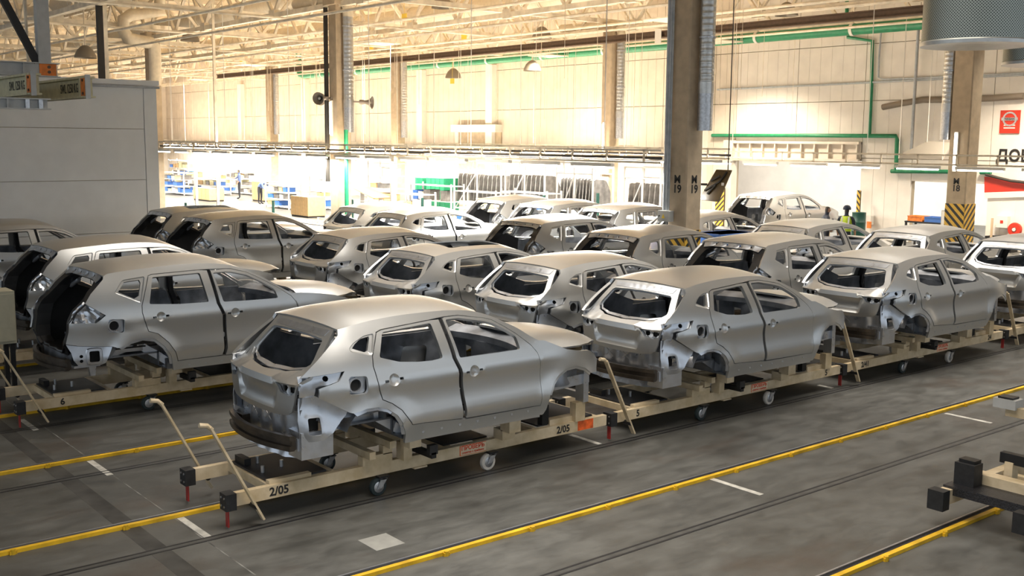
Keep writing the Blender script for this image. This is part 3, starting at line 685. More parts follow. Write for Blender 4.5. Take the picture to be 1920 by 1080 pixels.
# ---------------------------------------------------------------- floor
def floor_material():
    m = bpy.data.materials.new('polished_concrete'); m.use_nodes = True; nt = m.node_tree; b = nt.nodes['Principled BSDF']; N = nt.nodes.new; L = nt.links.new
    tc = N('ShaderNodeTexCoord')
    def noise(scale, detail=6, sc=(1,1,1)):
        mp = N('ShaderNodeMapping'); mp.inputs['Scale'].default_value = sc; L(tc.outputs['Object'], mp.inputs['Vector'])
        n = N('ShaderNodeTexNoise'); n.inputs['Scale'].default_value = scale; n.inputs['Detail'].default_value = detail; n.inputs['Roughness'].default_value = .65; L(mp.outputs[0], n.inputs['Vector']); return n
    n1 = noise(.35); n2 = noise(4.2, 9, (1,.4,1)); n3 = noise(.8, 6, (1,.55,1))
    r1 = N('ShaderNodeValToRGB'); r1.color_ramp.elements[0].position = .32; r1.color_ramp.elements[1].position = .68
    r1.color_ramp.elements[0].color = (.052,.052,.047,1); r1.color_ramp.elements[1].color = (.108,.109,.102,1); L(n1.outputs['Fac'], r1.inputs[0])
    r2 = N('ShaderNodeMapRange'); r2.inputs[1].default_value = .3; r2.inputs[2].default_value = .7; r2.inputs[3].default_value = .58; r2.inputs[4].default_value = 1.32; L(n2.outputs['Fac'], r2.inputs[0])
    mu = N('ShaderNodeMix'); mu.data_type = 'RGBA'; mu.blend_type = 'MULTIPLY'; mu.inputs[0].default_value = 1; L(r1.outputs[0], mu.inputs[6]); L(r2.outputs[0], mu.inputs[7])
    r3 = N('ShaderNodeMapRange'); r3.inputs[1].default_value = .56; r3.inputs[2].default_value = .68; L(n3.outputs['Fac'], r3.inputs[0])
    st = N('ShaderNodeMix'); st.data_type = 'RGBA'; st.inputs[7].default_value = (.060,.046,.036,1); L(mu.outputs[2], st.inputs[6])
    k = N('ShaderNodeMath'); k.operation = 'MULTIPLY'; k.inputs[1].default_value = .7; L(r3.outputs[0], k.inputs[0]); L(k.outputs[0], st.inputs[0])
    L(st.outputs[2], b.inputs['Base Color'])
    r4 = N('ShaderNodeMapRange'); r4.inputs[1].default_value = .3; r4.inputs[2].default_value = .7; r4.inputs[3].default_value = .36; r4.inputs[4].default_value = .6; L(n2.outputs['Fac'], r4.inputs[0]); L(r4.outputs[0], b.inputs['Roughness'])
    n5 = noise(40, 3, (1,.3,1)); bp = N('ShaderNodeBump'); bp.inputs['Strength'].default_value = .12; bp.inputs['Distance'].default_value = .01; L(n5.outputs['Fac'], bp.inputs['Height']); L(bp.outputs[0], b.inputs['Normal'])
    return m
M_FLOOR = floor_material()
tag(MB().bb(-110,30,-30,75,-.2,0).build('floor', M_FLOOR), kind='structure')
M_WLINE = mat('white_floor_paint', (.48,.47,.43), .5, noise=.25, nscale=10)
M_PATCH = mat('pale_floor_patch', (.30,.30,.28), .5, noise=.1)
M_EDGE = mat('rail_steel_edge', (.45,.46,.5), .3, .8)
rows = [('beside the open aisle, by itself',-4.97),('in the empty lane along the front row',-7.42),('under the front row of hatchback bodies',-9.76),('under the second row of car bodies',-12.17),('under the third row of car bodies',-14.72),('under the row behind the walkway',-17.9)]
for nm, X in rows:
    r = empty('guide_rail', (X,0,0), label='yellow steel guide rail %s' % nm, cat='rail', group='yellow guide rails in the floor')
    y0, y1 = -2, 35.5
    MB().bb(-.012,.038,y0,y1,0,.034).build('rail_bar', M_YEL, r)
    MB().bb(-.085,-.012,y0,y1,.0,.006).build('rail_slot', M_SLOT, r)
    MB().bb(-.105,-.085,y0,y1,.0,.022).build('rail_edge', M_EDGE, r)
    me = None
    y = y0+.4
    while y < (26 if X > -13 else 16):
        if me is None:
            c = MB(); c.bb(-.0,.062,-.03,.03,0,.03); c.cyl((.05,0,.0),(.05,0,.045),.022,10); o = c.build('rail_clamp', M_YEL, r); me = o.data
        else: o = link('rail_clamp', me, None, r)
        o.location.y = y; y += .985
for i, X in enumerate([-6.48,-9.02,-11.58,-13.95,-17.2]):
    g = MB(); g.bb(X-.045,X+.045,-2,35.5,0,.0015)
    tag(g.build('floor_groove_cover', mat('groove_cover', (.055,.055,.052), .5, noise=.2)), 'dull grey cover strip set flush in the concrete, lane %s' % ['between the two empty rails','along the front row','along the second row','along the third row','behind the walkway'][i], 'floor strip', 'cover strips in the floor')
    o = bpy.data.objects[-1] if False else None
    for s in (-1,1):
        gg = MB(); gg.bb(X+s*.04-.012,X+s*.04+.012,-2,35.5,0,.003)
        gg.build('strip_edge', M_SLOT, COL.objects[[x.name for x in COL.objects if x.name.startswith('floor_groove_cover')][-1]])
dash = [((338.8,970.6),(388.8,1006.9)),((165.6,864.4),(209.4,890.3)),((1331.9,897.5),(1428.8,927.5)),((1771.9,775.3),(1860,793.1)),((36,787),(72,806)),((1070,815),(1124,833)),((1535,722),(1560,728))]
where = ['near the levers of the trolley marked 2/05','in the lane behind the levers of the front trolley','in the middle of the empty lane','at the far end of the empty lane','by the trolley marked 6','under the coupling of the first two front trolleys','under the coupling of the second and third front trolleys']
for (a, b), wn in zip(dash, where):
    p, q = at_z(*a), at_z(*b); yy = (p.y+q.y)/2
    tag(MB().bb(p.x,q.x,yy-.035,yy+.035,0,.002).build('floor_line', M_WLINE), 'short white painted floor line %s' % wn, 'floor line', 'white lines on the floor')
p = at_z(715,1016); MBp = MB().bb(p.x-.16,p.x+.16,p.y-.15,p.y+.15,0,.002)
tag(MBp.build('floor_patch', M_PATCH), 'pale square filler patch on the concrete beside the empty rail', 'floor patch')

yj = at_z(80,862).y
tag(MB().bb(-40,-6.6,yj-.09,yj+.09,0,.001).build('floor_band', mat('dark_floor_band', (.042,.041,.038), .6, noise=.5, nscale=3)), 'broad dark band crossing all lanes near the raised levers', 'floor joint')  # thin dark strip laid across the lanes, mottled by noise
tag(MB().bb(-40,-8,yj+.42,yj+.432,0,.001).build('floor_crack', mat('pale_crack', (.15,.15,.14), .6, noise=.7, nscale=4)), 'thin pale crack line beside the dark floor band', 'floor crack')
# ---------------------------------------------------------------- cars on trolleys
Q1 = make_car('Q'); Q2 = make_car('Q', True); X1 = make_car('X'); X2 = make_car('X', True)
T_205 = make_trolley([('2/05',-.92,0),('2/05',2.72,0)], True, spray=True)
T_5 = make_trolley([('5',-.98,0),('5',2.95,0)], True, second_lever=False, L1=3.30)
T_241 = make_trolley([('2/41',-.85,0),('24',2.95,0)], True, second_lever=False)
T_6 = make_trolley([('6',-.92,0)], False)
T_0 = make_trolley([], False, second_lever=False, L1=3.10)
used = set()
def place(proto, loc, label, cat, group):
    if proto.name in used: o = copy_tree(proto)
    else: o = proto; used.add(proto.name)
    o.location = loc; return tag(o, label, cat, group)
HB = 'bare grey hatchback shell'; SU = 'bare grey SUV shell with open rear'
RN = ['front row by the empty rail','second row','third row','row just behind the walkway','row beside the tan column','next-to-last row','last row before the white booth']
cars = [
 (Q1,T_205,-9.63,5.51,HB+' on the trolley marked 2/05','cream steel trolley stencilled 2/05 with two raised levers'),
 (Q1,T_5,-9.63,10.45,HB+', directly ahead of the one on trolley 2/05','cream steel trolley stencilled 5 coupled ahead of trolley 2/05'),
 (Q1,T_241,-9.63,15.25,HB+', third in the front row, on the trolley marked 2/41','cream steel trolley stencilled 2/41, third in the front row'),
 (Q1,T_0,-9.63,20.2,HB+', fourth in the front row ahead of trolley 2/41','unmarked cream trolley ahead of the one stencilled 2/41'),
 (Q1,T_0,-12.03,10.5,HB+' alone at the tail of the second row','unmarked cream trolley at the tail of the second row'),
 (X1,T_0,-12.03,15.15,SU+' in the second row between hatchbacks','unmarked cream trolley under the SUV shell of the second row'),
 (Q1,T_0,-12.03,20.35,HB+' in the second row, ahead of its SUV shell','unmarked cream trolley under the leading hatchback of the second row'),
 (X1,T_6,-14.48,4.97,SU+' on the trolley marked 6','cream trolley stencilled 6 beside the beige cabinet'),
 (Q2,T_0,-14.48,10.05,'bare grey hatchback body shell with open sunroof cutout in the third row','unmarked cream trolley under the hatchback with the sunroof cutout'),
 (X1,T_0,-14.48,14.65,SU+' in the third row, before column M19','unmarked cream trolley of the third row beside column M19'),
 (Q1,T_0,-14.48,19.75,HB+' leading the third row, past the column marked M19','unmarked cream trolley leading the third row'),
 (X1,T_0,-17.8,5.4,SU+' next to the beige cabinet','unmarked cream trolley beyond the one stencilled 6'),
 (Q1,T_0,-17.8,10.45,HB+' behind the walkway, ahead of the SUV shell by the cabinet','unmarked cream trolley, second in the row behind the walkway'),
 (X1,T_0,-17.8,15.15,SU+' behind the walkway, ahead of a hatchback','unmarked cream trolley, third in the row behind the walkway'),
 (Q1,T_0,-17.8,20.0,HB+' directly behind the column marked M19','unmarked cream trolley behind the column marked M19'),
 (X1,T_0,-20.15,19.75,SU+' alone in its row behind column M19','unmarked cream trolley alone in its row behind column M19'),
 (X1,T_0,-22.4,4.95,SU+' directly in front of the white booth','unmarked cream trolley in front of the white booth'),
 (X1,T_0,-22.4,9.9,SU+' past the booth corner, nearer of two','unmarked cream trolley past the booth corner, nearer of two'),
 (Q1,T_0,-22.4,14.8,HB+', nearer of two abreast before the wire cages','unmarked cream trolley under the nearer hatchback before the wire cages'),
 (X1,T_0,-22.4,19.5,SU+', middle of three abreast before the racks','unmarked cream trolley, middle of three before the hanging racks'),
 (X2,T_0,-24.8,10.0,SU+' and sunroof cutout, hard by the booth corner','unmarked cream trolley hard by the booth corner'),
 (Q1,T_0,-24.8,15.1,HB+', farther of two abreast before the wire cages','unmarked cream trolley under the farther hatchback before the wire cages'),
 (X1,T_0,-24.8,19.8,SU+', farthest of three abreast before the racks','unmarked cream trolley, farthest of three before the hanging racks'),
 (X1,T_0,-22.4,28.9,SU+' by the wide doorway and two workers','unmarked cream trolley by the wide doorway'),
]
for c, t, X, Y, lc, lt in cars:
    place(t, (X,Y,0), lt, 'trolley', 'car body trolleys')
    place(c, (X,Y,0), lc, 'car body', 'car body shells on trolleys')
# ---------------------------------------------------------------- hall shell
M_WALL = mat('cream_wall_panel', (.68,.61,.52), .55, noise=.06, nscale=1.5)
M_WALL2 = mat('white_wall_panel', (.78,.74,.68), .55, noise=.05, nscale=1.5)
M_GAP = mat('panel_joint', (.40,.33,.23), .7)
M_BOOTH = mat('booth_white_panel', (.80,.81,.80), .45, noise=.03, nscale=2)
M_ROOF = mat('roof_deck_cream', (.72,.58,.40), .6, noise=.1, nscale=.6)
M_TRUSS = mat('cream_steelwork', (.80,.72,.58), .5, noise=.15, nscale=3)
M_CONC = mat('tan_concrete', (.46,.37,.26), .75, noise=.10, nscale=4, bump=.2, bscale=30)
M_DUCT = mat('spiral_duct_steel', (.58,.57,.54), .32, .85, noise=.1, nscale=10)
M_CDUCT = mat('cream_duct', (.72,.64,.50), .45, noise=.06)
M_GRN = mat('green_pipe', (.015,.22,.10), .4, noise=.12)
M_BROWN = mat('brown_crane_rail', (.10,.06,.035), .5, noise=.2)
M_GREY = mat('grey_conduit', (.42,.45,.48), .45, noise=.1)
M_TUBE = mat('lit_fluorescent_tube', (1,1,1), .5, emit=(1,.93,.80), estr=9)
M_WHITE = mat('white_enamel', (.75,.73,.68), .45)
M_CHY = mat('hazard_yellow', (.72,.44,.05), .5, noise=.08)
M_CHB = mat('hazard_black', (.02,.018,.016), .55)
M_DIM = mat('dark_cable', (.05,.045,.04), .6)
M_TAGY = mat('yellow_tag', (.85,.62,.08), .5)
WY = 36.4
def xat(px, py, Y): return at_y(px, py, Y).x
DX0, DX1 = xat(1376,330,WY), xat(1613,330,WY)         # wide doorway
EX0, EX1 = xat(1705,380,WY), xat(1850,380,WY)         # smaller doorway
DZ = at_y(1500,299,WY).z; EZ = at_y(1740,341,WY).z
wall = empty('wall_back', (0,WY,0), kind='structure')
MB().bb(-100,DX0,.12,.30,0,10.6).build('wall_slab', M_GAP, wall)
MB().bb(DX0,DX1,.12,.30,DZ,10.6).build('wall_slab', M_GAP, wall)
MB().bb(DX1,EX0,.12,.30,0,10.6).build('wall_slab', M_GAP, wall)
MB().bb(EX0,EX1,.12,.30,EZ,10.6).build('wall_slab', M_GAP, wall)
MB().bb(EX1,12,.12,.30,0,10.6).build('wall_slab', M_GAP, wall)
cuts = [-100+3*i for i in range(0,24)]; cuts = [c for c in cuts if c < DX0-1] + [DX0]
segs = [(a,b,0) for a,b in zip(cuts[:-1],cuts[1:])]
mid = (DX0+DX1)/2; segs += [(DX0,mid,DZ),(mid,DX1,DZ)]
segs += [(DX1,EX0,0),(EX0,(EX0+EX1)/2,EZ),((EX0+EX1)/2,EX1,EZ)]
x = EX1
while x < 12: segs.append((x,x+3,0)); x += 3
bands = [0,3.05,5.2,7.3,10.6]
for a, b, zb in segs:
    for z0, z1 in zip(bands[:-1], bands[1:]):
        z0 = max(z0, zb)
        if z1-z0 < .15: continue
        w = MB(); w.bb(a+.012,b-.012,.02,.13,z0+.012,z1-.012); n = int((b-a)/.5)
        for k in range(1,n): w.bb(a+k*(b-a)/n-.008,a+k*(b-a)/n+.008,.012,.03,z0+.012,z1-.012)
        w.build('wall_panel', M_WALL2 if a > DX0-.1 else M_WALL, wall)
for i, X in enumerate((-31.6,-46.4,-53.0,-61.0,-67.0,-77.0)):
    tag(MB().bb(X-.28,X+.28,WY-.30,WY+.1,0,7.6).build('trim_%d' % (i+1), M_WALL2), kind='structure')
# roof deck with ribs
roof = tag(MB().bb(-100,12,-14,62,10.6,10.75).build('ceiling', M_ROOF), kind='structure')
for k in range(22):
    X = -24-3*k
    MB().bb(X-.06,X+.06,-8,WY,10.38,10.6).build('roof_purlin', M_TRUSS, roof)
tag(MB().bb(-92.3,-92,-14,WY,0,10.6).build('wall_left', M_WALL), kind='structure')
# room behind the doorways
tag(MB().bb(-42,-5,47,47.2,0,6).build('wall_bay', M_WALL2), kind='structure')
tag(MB().bb(-42,-41.8,WY+.3,47,0,6).build('wall_bay_side', M_WALL2), kind='structure')
tag(MB().bb(-5.2,-5,WY+.3,47,0,6).build('wall_bay_end', M_WALL2), kind='structure')
tag(MB().bb(-42,-5,WY+.3,47.2,6,6.1).build('ceiling_bay', M_WALL2), kind='structure')
for X in (-34,-28,-21,-14): area('bay_ceiling_light', (X,41.5,5.9), 3, 1.2, 800, (1,.95,.88))
# doorway frame, ribbed lintel and jamb
fr = empty('door_1', (0,WY,0), kind='structure')
MB().bb(DX0-.42,DX0+.06,-.25,.12,0,DZ+.75).build('door_jamb', M_WALL, fr)
MB().bb(DX0-.1,DX1,-.22,.02,DZ+.62,DZ+.72).build('lintel_flange', M_WALL, fr); MB().bb(DX0-.1,DX1,-.22,.02,DZ-.02,DZ+.06).build('lintel_flange', M_WALL, fr)
MB().bb(DX0-.1,DX1,-.06,.0,DZ,DZ+.7).build('lintel_web', M_WALL, fr)
for k in range(10):
    X = DX0+.3+k*(DX1-DX0-.4)/9; MB().bb(X-.03,X+.03,-.20,-.05,DZ+.05,DZ+.63).build('lintel_rib', M_WALL, fr)
sx0, sx1 = xat(857,250,WY), xat(941,250,WY); sh = empty('door_2', (0,WY,0), kind='structure')
MB().bb(sx0,sx1,-.45,.02,at_y(900,248,WY).z,at_y(900,234,WY).z).build('shutter_box', M_WALL2, sh); MB().bb(sx0+.3,sx1,-.06,.0,0,at_y(900,248,WY).z).build('shutter_curtain', M_CONC, sh); MB().bb(sx0,sx0+.3,-.15,.02,0,at_y(900,248,WY).z).build('door_jamb', M_WALL2, sh)
# ---- hazard plates: yellow board with black slanting stripes, each its own piece
def hazard(parent, origin, u, w, h, n, slope, off=.012, x0=0):
    """board in the plane spanned by unit vector u and z, proud of the face by off along nrm"""
    u = Vector(u); nrm = u.cross(Vector((0,0,1))); o = Vector(origin)+nrm*off
    f = lambda a,b,c: tuple(o+u*a+Vector((0,0,b))+nrm*c)
    MB().prism([(0,0),(w,0),(w,h),(0,h)], -off, 0, f).build('hazard_board', M_CHY, parent)
    st = h/n
    for k in range(-6, n+6):
        b0 = k*st; q = [(0,b0),(w,b0+slope*w),(w,b0+slope*w+st*.45),(0,b0+st*.45)]
        cl = []                                           # clip to 0..h
        def clip(poly, zc, keep_above):
            out = []
            for i in range(len(poly)):
                a, b = poly[i], poly[(i+1)%len(poly)]; ia = (a[1] >= zc) == keep_above or a[1] == zc; ib = (b[1] >= zc) == keep_above or b[1] == zc
                if ia: out.append(a)
                if ia != ib: t = (zc-a[1])/(b[1]-a[1]); out.append((a[0]+(b[0]-a[0])*t, zc))
            return out
        q = clip(clip(q, 0, True), h, False)
        if len(q) >= 3: MB().prism(q, .0, .003, f).build('hazard_stripe', M_CHB, parent)
# ---- columns
def column(X, Y, label, duct_bottom, s=.52, names=None, hz=None, top=7.9, tube=True, cond=False):
    c = empty('concrete_column', (X,Y,0), label=label, cat='column', group='concrete columns')
    m = MB(); b = .03
    m.prism([(-s+b,-0.0),(0-b,0),(0,b),(0,s-b),(-b,s),(-s+b,s),(-s,s-b),(-s,b)], 0, top); m.build('column_shaft', M_CONC, c)
    m = MB(); m.bb(-s-.12,.12,-.12,s+.12,top,top+.25); m.build('column_head', M_CONC, c)
    if hz:
        hazard(c, (-s,0,hz-1.9), (1,0,0), s, 1.9, 8, -1.0); hazard(c, (0,0,hz-1.9), (0,1,0), s, 1.9, 8, 1.0)
    if names:
        for (t1, z), sz in names:
            put_text(t1, sz, M_INK, c, (-s*.5,-.004,z), (1,0,0), (0,0,1), 'column_marking')
            if 'both' in label or 'M19' in label: put_text(t1, sz, M_INK, c, (.004,s*.5,z), (0,1,0), (0,0,1), 'column_marking')
    if tube:
        tb = empty('wall_lamp', (X,Y,0), label='lit vertical fluorescent tube on the %s' % label.replace('tan concrete ',''), cat='lamp', group='fluorescent tubes on columns')
        z0 = tube; MB().bb(-s*.72,-s*.52,-.05,0,z0,z0+1.15).build('lamp_housing', M_WHITE, tb); MB().cyl((-s*.62,-.075,z0+.05),(-s*.62,-.075,z0+1.1),.03,10).build('lamp_tube', M_TUBE, tb, 40)
    # spiral duct
    if duct_bottom:
        d = empty('spiral_duct', (X,Y,0), label='round spiral steel duct running down the %s' % label.replace('tan concrete ',''), cat='duct', group='spiral ducts on columns')
        cx, cy, r = (.20, .32, .165) if 'M18' not in label else (-s-.19, .12, .165)
        prof = []; z = duct_bottom+1.05
        MB().cyl((cx,cy,duct_bottom),(cx,cy,duct_bottom+.8),r,20).build('duct_outlet', M_STEEL, d, 40)
        MB().cyl((cx,cy,duct_bottom+.8),(cx,cy,duct_bottom+1.05),r+.012,20).build('duct_collar', M_DUCT, d, 40)
        while z < 7.6: prof += [(r,z),(r+.006,z+.02),(r,z+.04)]; z += .13
        MB().lathe(prof, (cx,cy,0), 20).build('duct_pipe', M_DUCT, d, 60)
        for z in (duct_bottom+2.0,duct_bottom+3.4): MB().lathe([(r,z-.03),(r+.02,z-.02),(r+.02,z+.02),(r,z+.03)], (cx,cy,0), 20).build('duct_clamp', M_STEEL, d, 40)
        pts = [(cx,cy,7.5),(cx,cy,7.75),(cx-.1,cy,7.98),(cx-.35,cy,8.12),(cx-1.5,cy,8.15),(cx-3.5,cy,8.2)]
        MB().tube(pts, r, 16).build('duct_elbow', M_CDUCT, d, 60)
    return c
t19 = at_y(1270,337,18.0).z; t19b = at_y(1270,355,18.0).z; t18 = at_y(1801,341,30.0).z; t18b = at_y(1801,354,30.0).z
column(-16.1,18.05,'tan concrete column marked M19',at_y(1318,245,18.3).z, names=[(('M',t19),.25),(('19',t19b),.25)], hz=1.66, tube=None)
column(-16.1,30.1,'tan concrete column marked M18',at_y(1790,262,30.3).z, names=[(('M',t18),.25),(('18',t18b),.25)], hz=1.88, tube=at_y(1797,322,30.1).z, s=.60)
column(-31.3,18.1,'tan concrete column carrying two horn speakers',at_y(640,248,18.3).z, tube=3.7)
column(-30.9,30.1,'tan concrete column in front of the hanging racks',at_y(1168,260,30.3).z, tube=3.2)
column(-46.2,30.1,'tan concrete column beside the shelving, before the cream wall',at_y(758,258,30.3).z, tube=None)
column(-47.5,18.1,'tan concrete column by the corner of the white booth',None, tube=at_y(305,236,18.1).z)
column(-60.0,30.1,'tan concrete column farthest along the cream wall',at_y(522,252,30.3).z, tube=None)
# ---- white booth at the left
bx = -27.0; by1 = at_x(297,300,bx).y; bz = at_x(297,152,bx).z
booth = empty('white_booth', (bx,by1,0), label='tall white panelled booth behind the last row of bodies', cat='booth')
MB().bb(-9,-.06,-26,-.06,0,bz-.06).build('booth_core', M_GAP, booth)
ze = [0, at_x(200,437,bx).z, at_x(200,338,bx).z, at_x(200,241,bx).z, bz-.12]
ycut = at_x(273,300,bx).y-by1
for z0, z1 in zip(ze[:-1], ze[1:]):
    for y0, y1 in ((ycut,0),(ycut-8,ycut),(ycut-16,ycut-8),(-26,ycut-16)):
        if y0 == ycut: continue
        MB().bb(-.06,0,y0+.006,y1-.006,z0+.006,z1-.006).build('booth_panel', M_BOOTH, booth)
MB().bb(-.06,.01,ycut+.006,0,0,bz-.12).build('corner_panel', M_BOOTH, booth)
MB().bb(-9,0,-.07,.0,0,bz-.12).build('end_panel', M_BOOTH, booth)
MB().bb(-9.05,.06,-26,.06,bz-.12,bz).build('booth_cap', M_BOOTH, booth)
MB().cyl((.12,-5.5,bz-.17),(.12,.04,bz-.17),.03,8).build('door_track', M_GREY, booth)
# dark posts behind the booth, carrying the roof
p = at_x(191,143,-36.4); MBq = empty('steel_post', (p.x,p.y,0), label='slim black and tan steel post rising behind the white booth', cat='post')
MB().bb(-.08,.08,-.09,.09,0,8.2).build('post_black', M_CHB, MBq); MB().bb(-.08,.08,.09,.22,0,8.2).build('post_tan', M_TRUSS, MBq)
# ---- steelwork under the roof
def truss(p, q, label, z0=7.85, z1=9.9, bay=3.0):
    p, q = Vector((*p,0)), Vector((*q,0)); d = (q-p); L = d.length; d.normalize(); n = int(L/bay)
    t = empty('roof_truss', p, math.atan2(d.y,d.x), label=label, cat='truss', group='cream roof trusses')
    MB().bb(0,L,-.09,.09,z0,z0+.17).build('bottom_chord', M_TRUSS, t); MB().bb(0,L,-.09,.09,z1-.17,z1).build('top_chord', M_TRUSS, t)
    m1 = MB().bar((0,0,z0+.1),(bay/2,0,z1-.1),.11,.11).mesh('web_brace'); m2 = MB().bar((bay/2,0,z1-.1),(bay,0,z0+.1),.11,.11).mesh('web_brace')
    for k in range(n):
        for m in (m1,m2): link('web_brace', m, M_TRUSS, t, (k*bay,0,0))
    g = MB().bb(-.22,.22,-.10,.10,z0-.04,z0+.28).mesh('gusset')
    for k in range(0,n,2): link('gusset', g, M_TRUSS, t, (k*bay,0,0))
for Y, nm in ((12.2,'nearest the white booth'),(18.3,'in line with the column marked M19'),(24.2,'between the column lines'),(30.3,'in line with the column marked M18'),(35.2,'close to the cream back wall')):
    truss((-12,Y), (-93,Y), 'cream lattice roof truss '+nm)
for X, nm in ((-31.5,'over the column with the horn speakers'),(-39.0,'midway between two column lines'),(-46.5,'over the column by the shelving'),(-54.0,'beyond the shelving column'),(-61.5,'over the farthest column')):
    truss((X,2), (X,35), 'cream lattice cross truss '+nm, z0=8.2, z1=10.2)
rng = random.Random(3)
def run(name, pts, r, m, label, cat, group=None, n=8):
    o = MB().tube(pts, r, n).build(name, m, None, 50); return tag(o, label, cat, group)
# thin sprinkler and cable runs
for i, (Y, z) in enumerate(((14.5,7.5),(16.6,7.3),(20.5,7.55),(22.6,7.35),(26.2,7.5),(28.2,7.6),(32.2,7.45))):
    run('sprinkler_pipe', [(-12,Y,z),(-50,Y,z+.05),(-92,Y,z)], .045, M_TRUSS, 'thin cream sprinkler pipe running under the trusses parallel to the back wall', 'pipe', 'cream sprinkler pipes under the roof', 6)
for i, X in enumerate((-35,-42.5,-50,-57,-65,-72)):
    run('conduit', [(X,2,7.76),(X,36,7.76)], .05, M_TRUSS, 'thin cream conduit crossing under the trusses towards the back wall', 'conduit', 'cream conduits crossing under the roof', 6)
for Y, z, r, nm in ((27.2,8.9,.42,'between the M18 and M19 column lines'),(21.3,9.1,.36,'behind the column marked M19'),(14.6,9.0,.36,'over the rows by the booth')):
    d = empty('round_duct', (0,Y,z), label='large round cream air duct '+nm, cat='duct', group='large roof ducts')
    for k in range(17):
        x0 = -14-4.4*k; MB().cyl((x0,0,0),(x0-4.3,0,0),r,18).build('duct_section', M_CDUCT, d, 40)
        MB().cyl((x0-4.34,0,0),(x0-4.26,0,0),r+.03,18).build('duct_flange', M_CDUCT, d, 40)
# S-bend duct by the booth column
run('bent_duct', [Vector((at_x(300,22,-46.0).x,at_x(300,22,-46.0).y,10.6))]+[at_x(p_,q_,-46.0) for p_,q_ in ((300,22),(245,28),(232,36),(231,58),(240,72),(262,77),(282,80),(290,88),(291,120),(291,160))]+[], .26, M_CDUCT, 'cream S-bent duct dropping beside the column at the booth', 'duct', n=14)
# green mains and brown crane rail
gp = empty('green_main_pipe', label='thick green pipe slung under the roof along the back wall', cat='pipe')
zg = at_y(1150,93,34.0).z
MB().cyl((-63,34,zg),(-2,34,zg),.20,18).build('pipe_run', M_GRN, gp, 40)
for k in range(14):
    X = -6-4.2*k; MB().cyl((X,34,zg),(X+.12,34,zg),.225,18).build('pipe_bracket', M_WHITE, gp, 40); MB().bb(X+.04,X+.08,33.98,34.02,zg+.2,zg+2.2).build('pipe_hanger', M_TRUSS, gp)
MB().tube([(-63,34,zg),(-63.4,34,zg+.05),(-63.6,34,zg+.35),(-63.6,34,zg+1.6)], .18, 12).build('pipe_end_bend', M_GRN, gp, 60)
zb_ = at_y(1150,74,29.6).z
cr = empty('crane_rail', label='dark brown crane rail crossing in front of the duct columns', cat='rail')
MB().bb(-66,-4,29.5,29.62,zb_-.11,zb_+.11).build('rail_web', M_BROWN, cr); MB().bb(-66,-4,29.40,29.72,zb_+.09,zb_+.13).build('rail_flange', M_BROWN, cr); MB().bb(-66,-4,29.40,29.72,zb_-.13,zb_-.09).build('rail_flange', M_BROWN, cr)
def wallrun(pts, Y=WY-.12): return [at_y(a,b,Y) for a,b in pts]
run('green_pipe', wallrun([(1588,0),(1588,34),(1590,70),(1636,77),(1634,160),(1630,253)]), .07, M_GRN, 'thin green pipe dropping down the wall to the pipe above the wide doorway', 'pipe', 'thin green wall pipes')
run('green_pipe', wallrun([(1335,254),(1500,254),(1680,255),(1682,262),(1680,320)]), .075, M_GRN, 'thin green pipe over the wide doorway turning down at its end', 'pipe', 'thin green wall pipes')
run('green_pipe', wallrun([(1671,321),(1784,322)]), .075, M_GRN, 'short green pipe above the smaller doorway beside column M18', 'pipe', 'thin green wall pipes')
run('green_pipe', wallrun([(1838,323),(1858,324)]), .075, M_GRN, 'green pipe stub between column M18 and the red banner', 'pipe', 'thin green wall pipes')
run('green_pipe', [(-30.65,18.035,z) for z in (0,2,3.9)], .07, M_GRN, 'green pipe climbing the column with the horn speakers', 'pipe', 'thin green wall pipes')
run('grey_conduit', wallrun([(1345,168),(1560,158),(1780,147),(1920,140)]), .04, M_GREY, 'thin grey conduit running level along the right wall', 'conduit')
run('grey_conduit', wallrun([(1652,60),(1648,110),(1647,145),(1655,149),(1780,144),(1920,137)]), .035, M_GREY, 'thin grey conduit dropping from the roof and bending along the wall', 'conduit')
run('cable_bundle', wallrun([(1655,201),(1690,194),(1730,187),(1780,187),(1860,184),(1920,180)]), .11, mat('brown_cable', (.22,.18,.14),.6), 'thick brown cable bundle sagging along the wall behind column M18', 'cable')
run('wall_pole', wallrun([(1722,50),(1716,150),(1708,284)],WY-.35), .05, M_GREY, 'slim grey pole hanging before the wall by the sheet-metal hood', 'pole')
# hanging wires
for k in range(70):
    Y = rng.choice((18.3,24.2,24.2,30.3,30.3,35.2)); X = rng.uniform(-66,-18); z = rng.uniform(3.5,5.2)
    if min(abs(X-c_) for c_ in (-16.1,-31.2,-46.3,-60)) < 1.2: X -= 2.6
    o = MB().cyl((X,Y,z),(X,Y,7.9),.008,5).build('hanger_wire', M_TRUSS); tag(o, 'thin white suspension wire hanging from the roof steel', 'wire', 'thin suspension wires')
for px, py, Y in ((758,32,24),(493,73,26.5),(870,70,26.5),(696,88,30),(452,117,30),(848,152,32.4),(498,133,31)):
    p = at_y(px,py,Y); tag(MB().box(p,(.32,.03,.26)).cyl(p,(p.x,p.y,10.6),.008,5).build('yellow_tag', M_TAGY), 'small square yellow tag hung below the roof trusses', 'tag', 'yellow tags under the roof')
p = at_y(1234,68,29.39); tag(MB().box(p,(.3,.03,.5)).build('paper_tag', M_WHITE), 'white paper tag hung on the brown crane rail', 'tag')
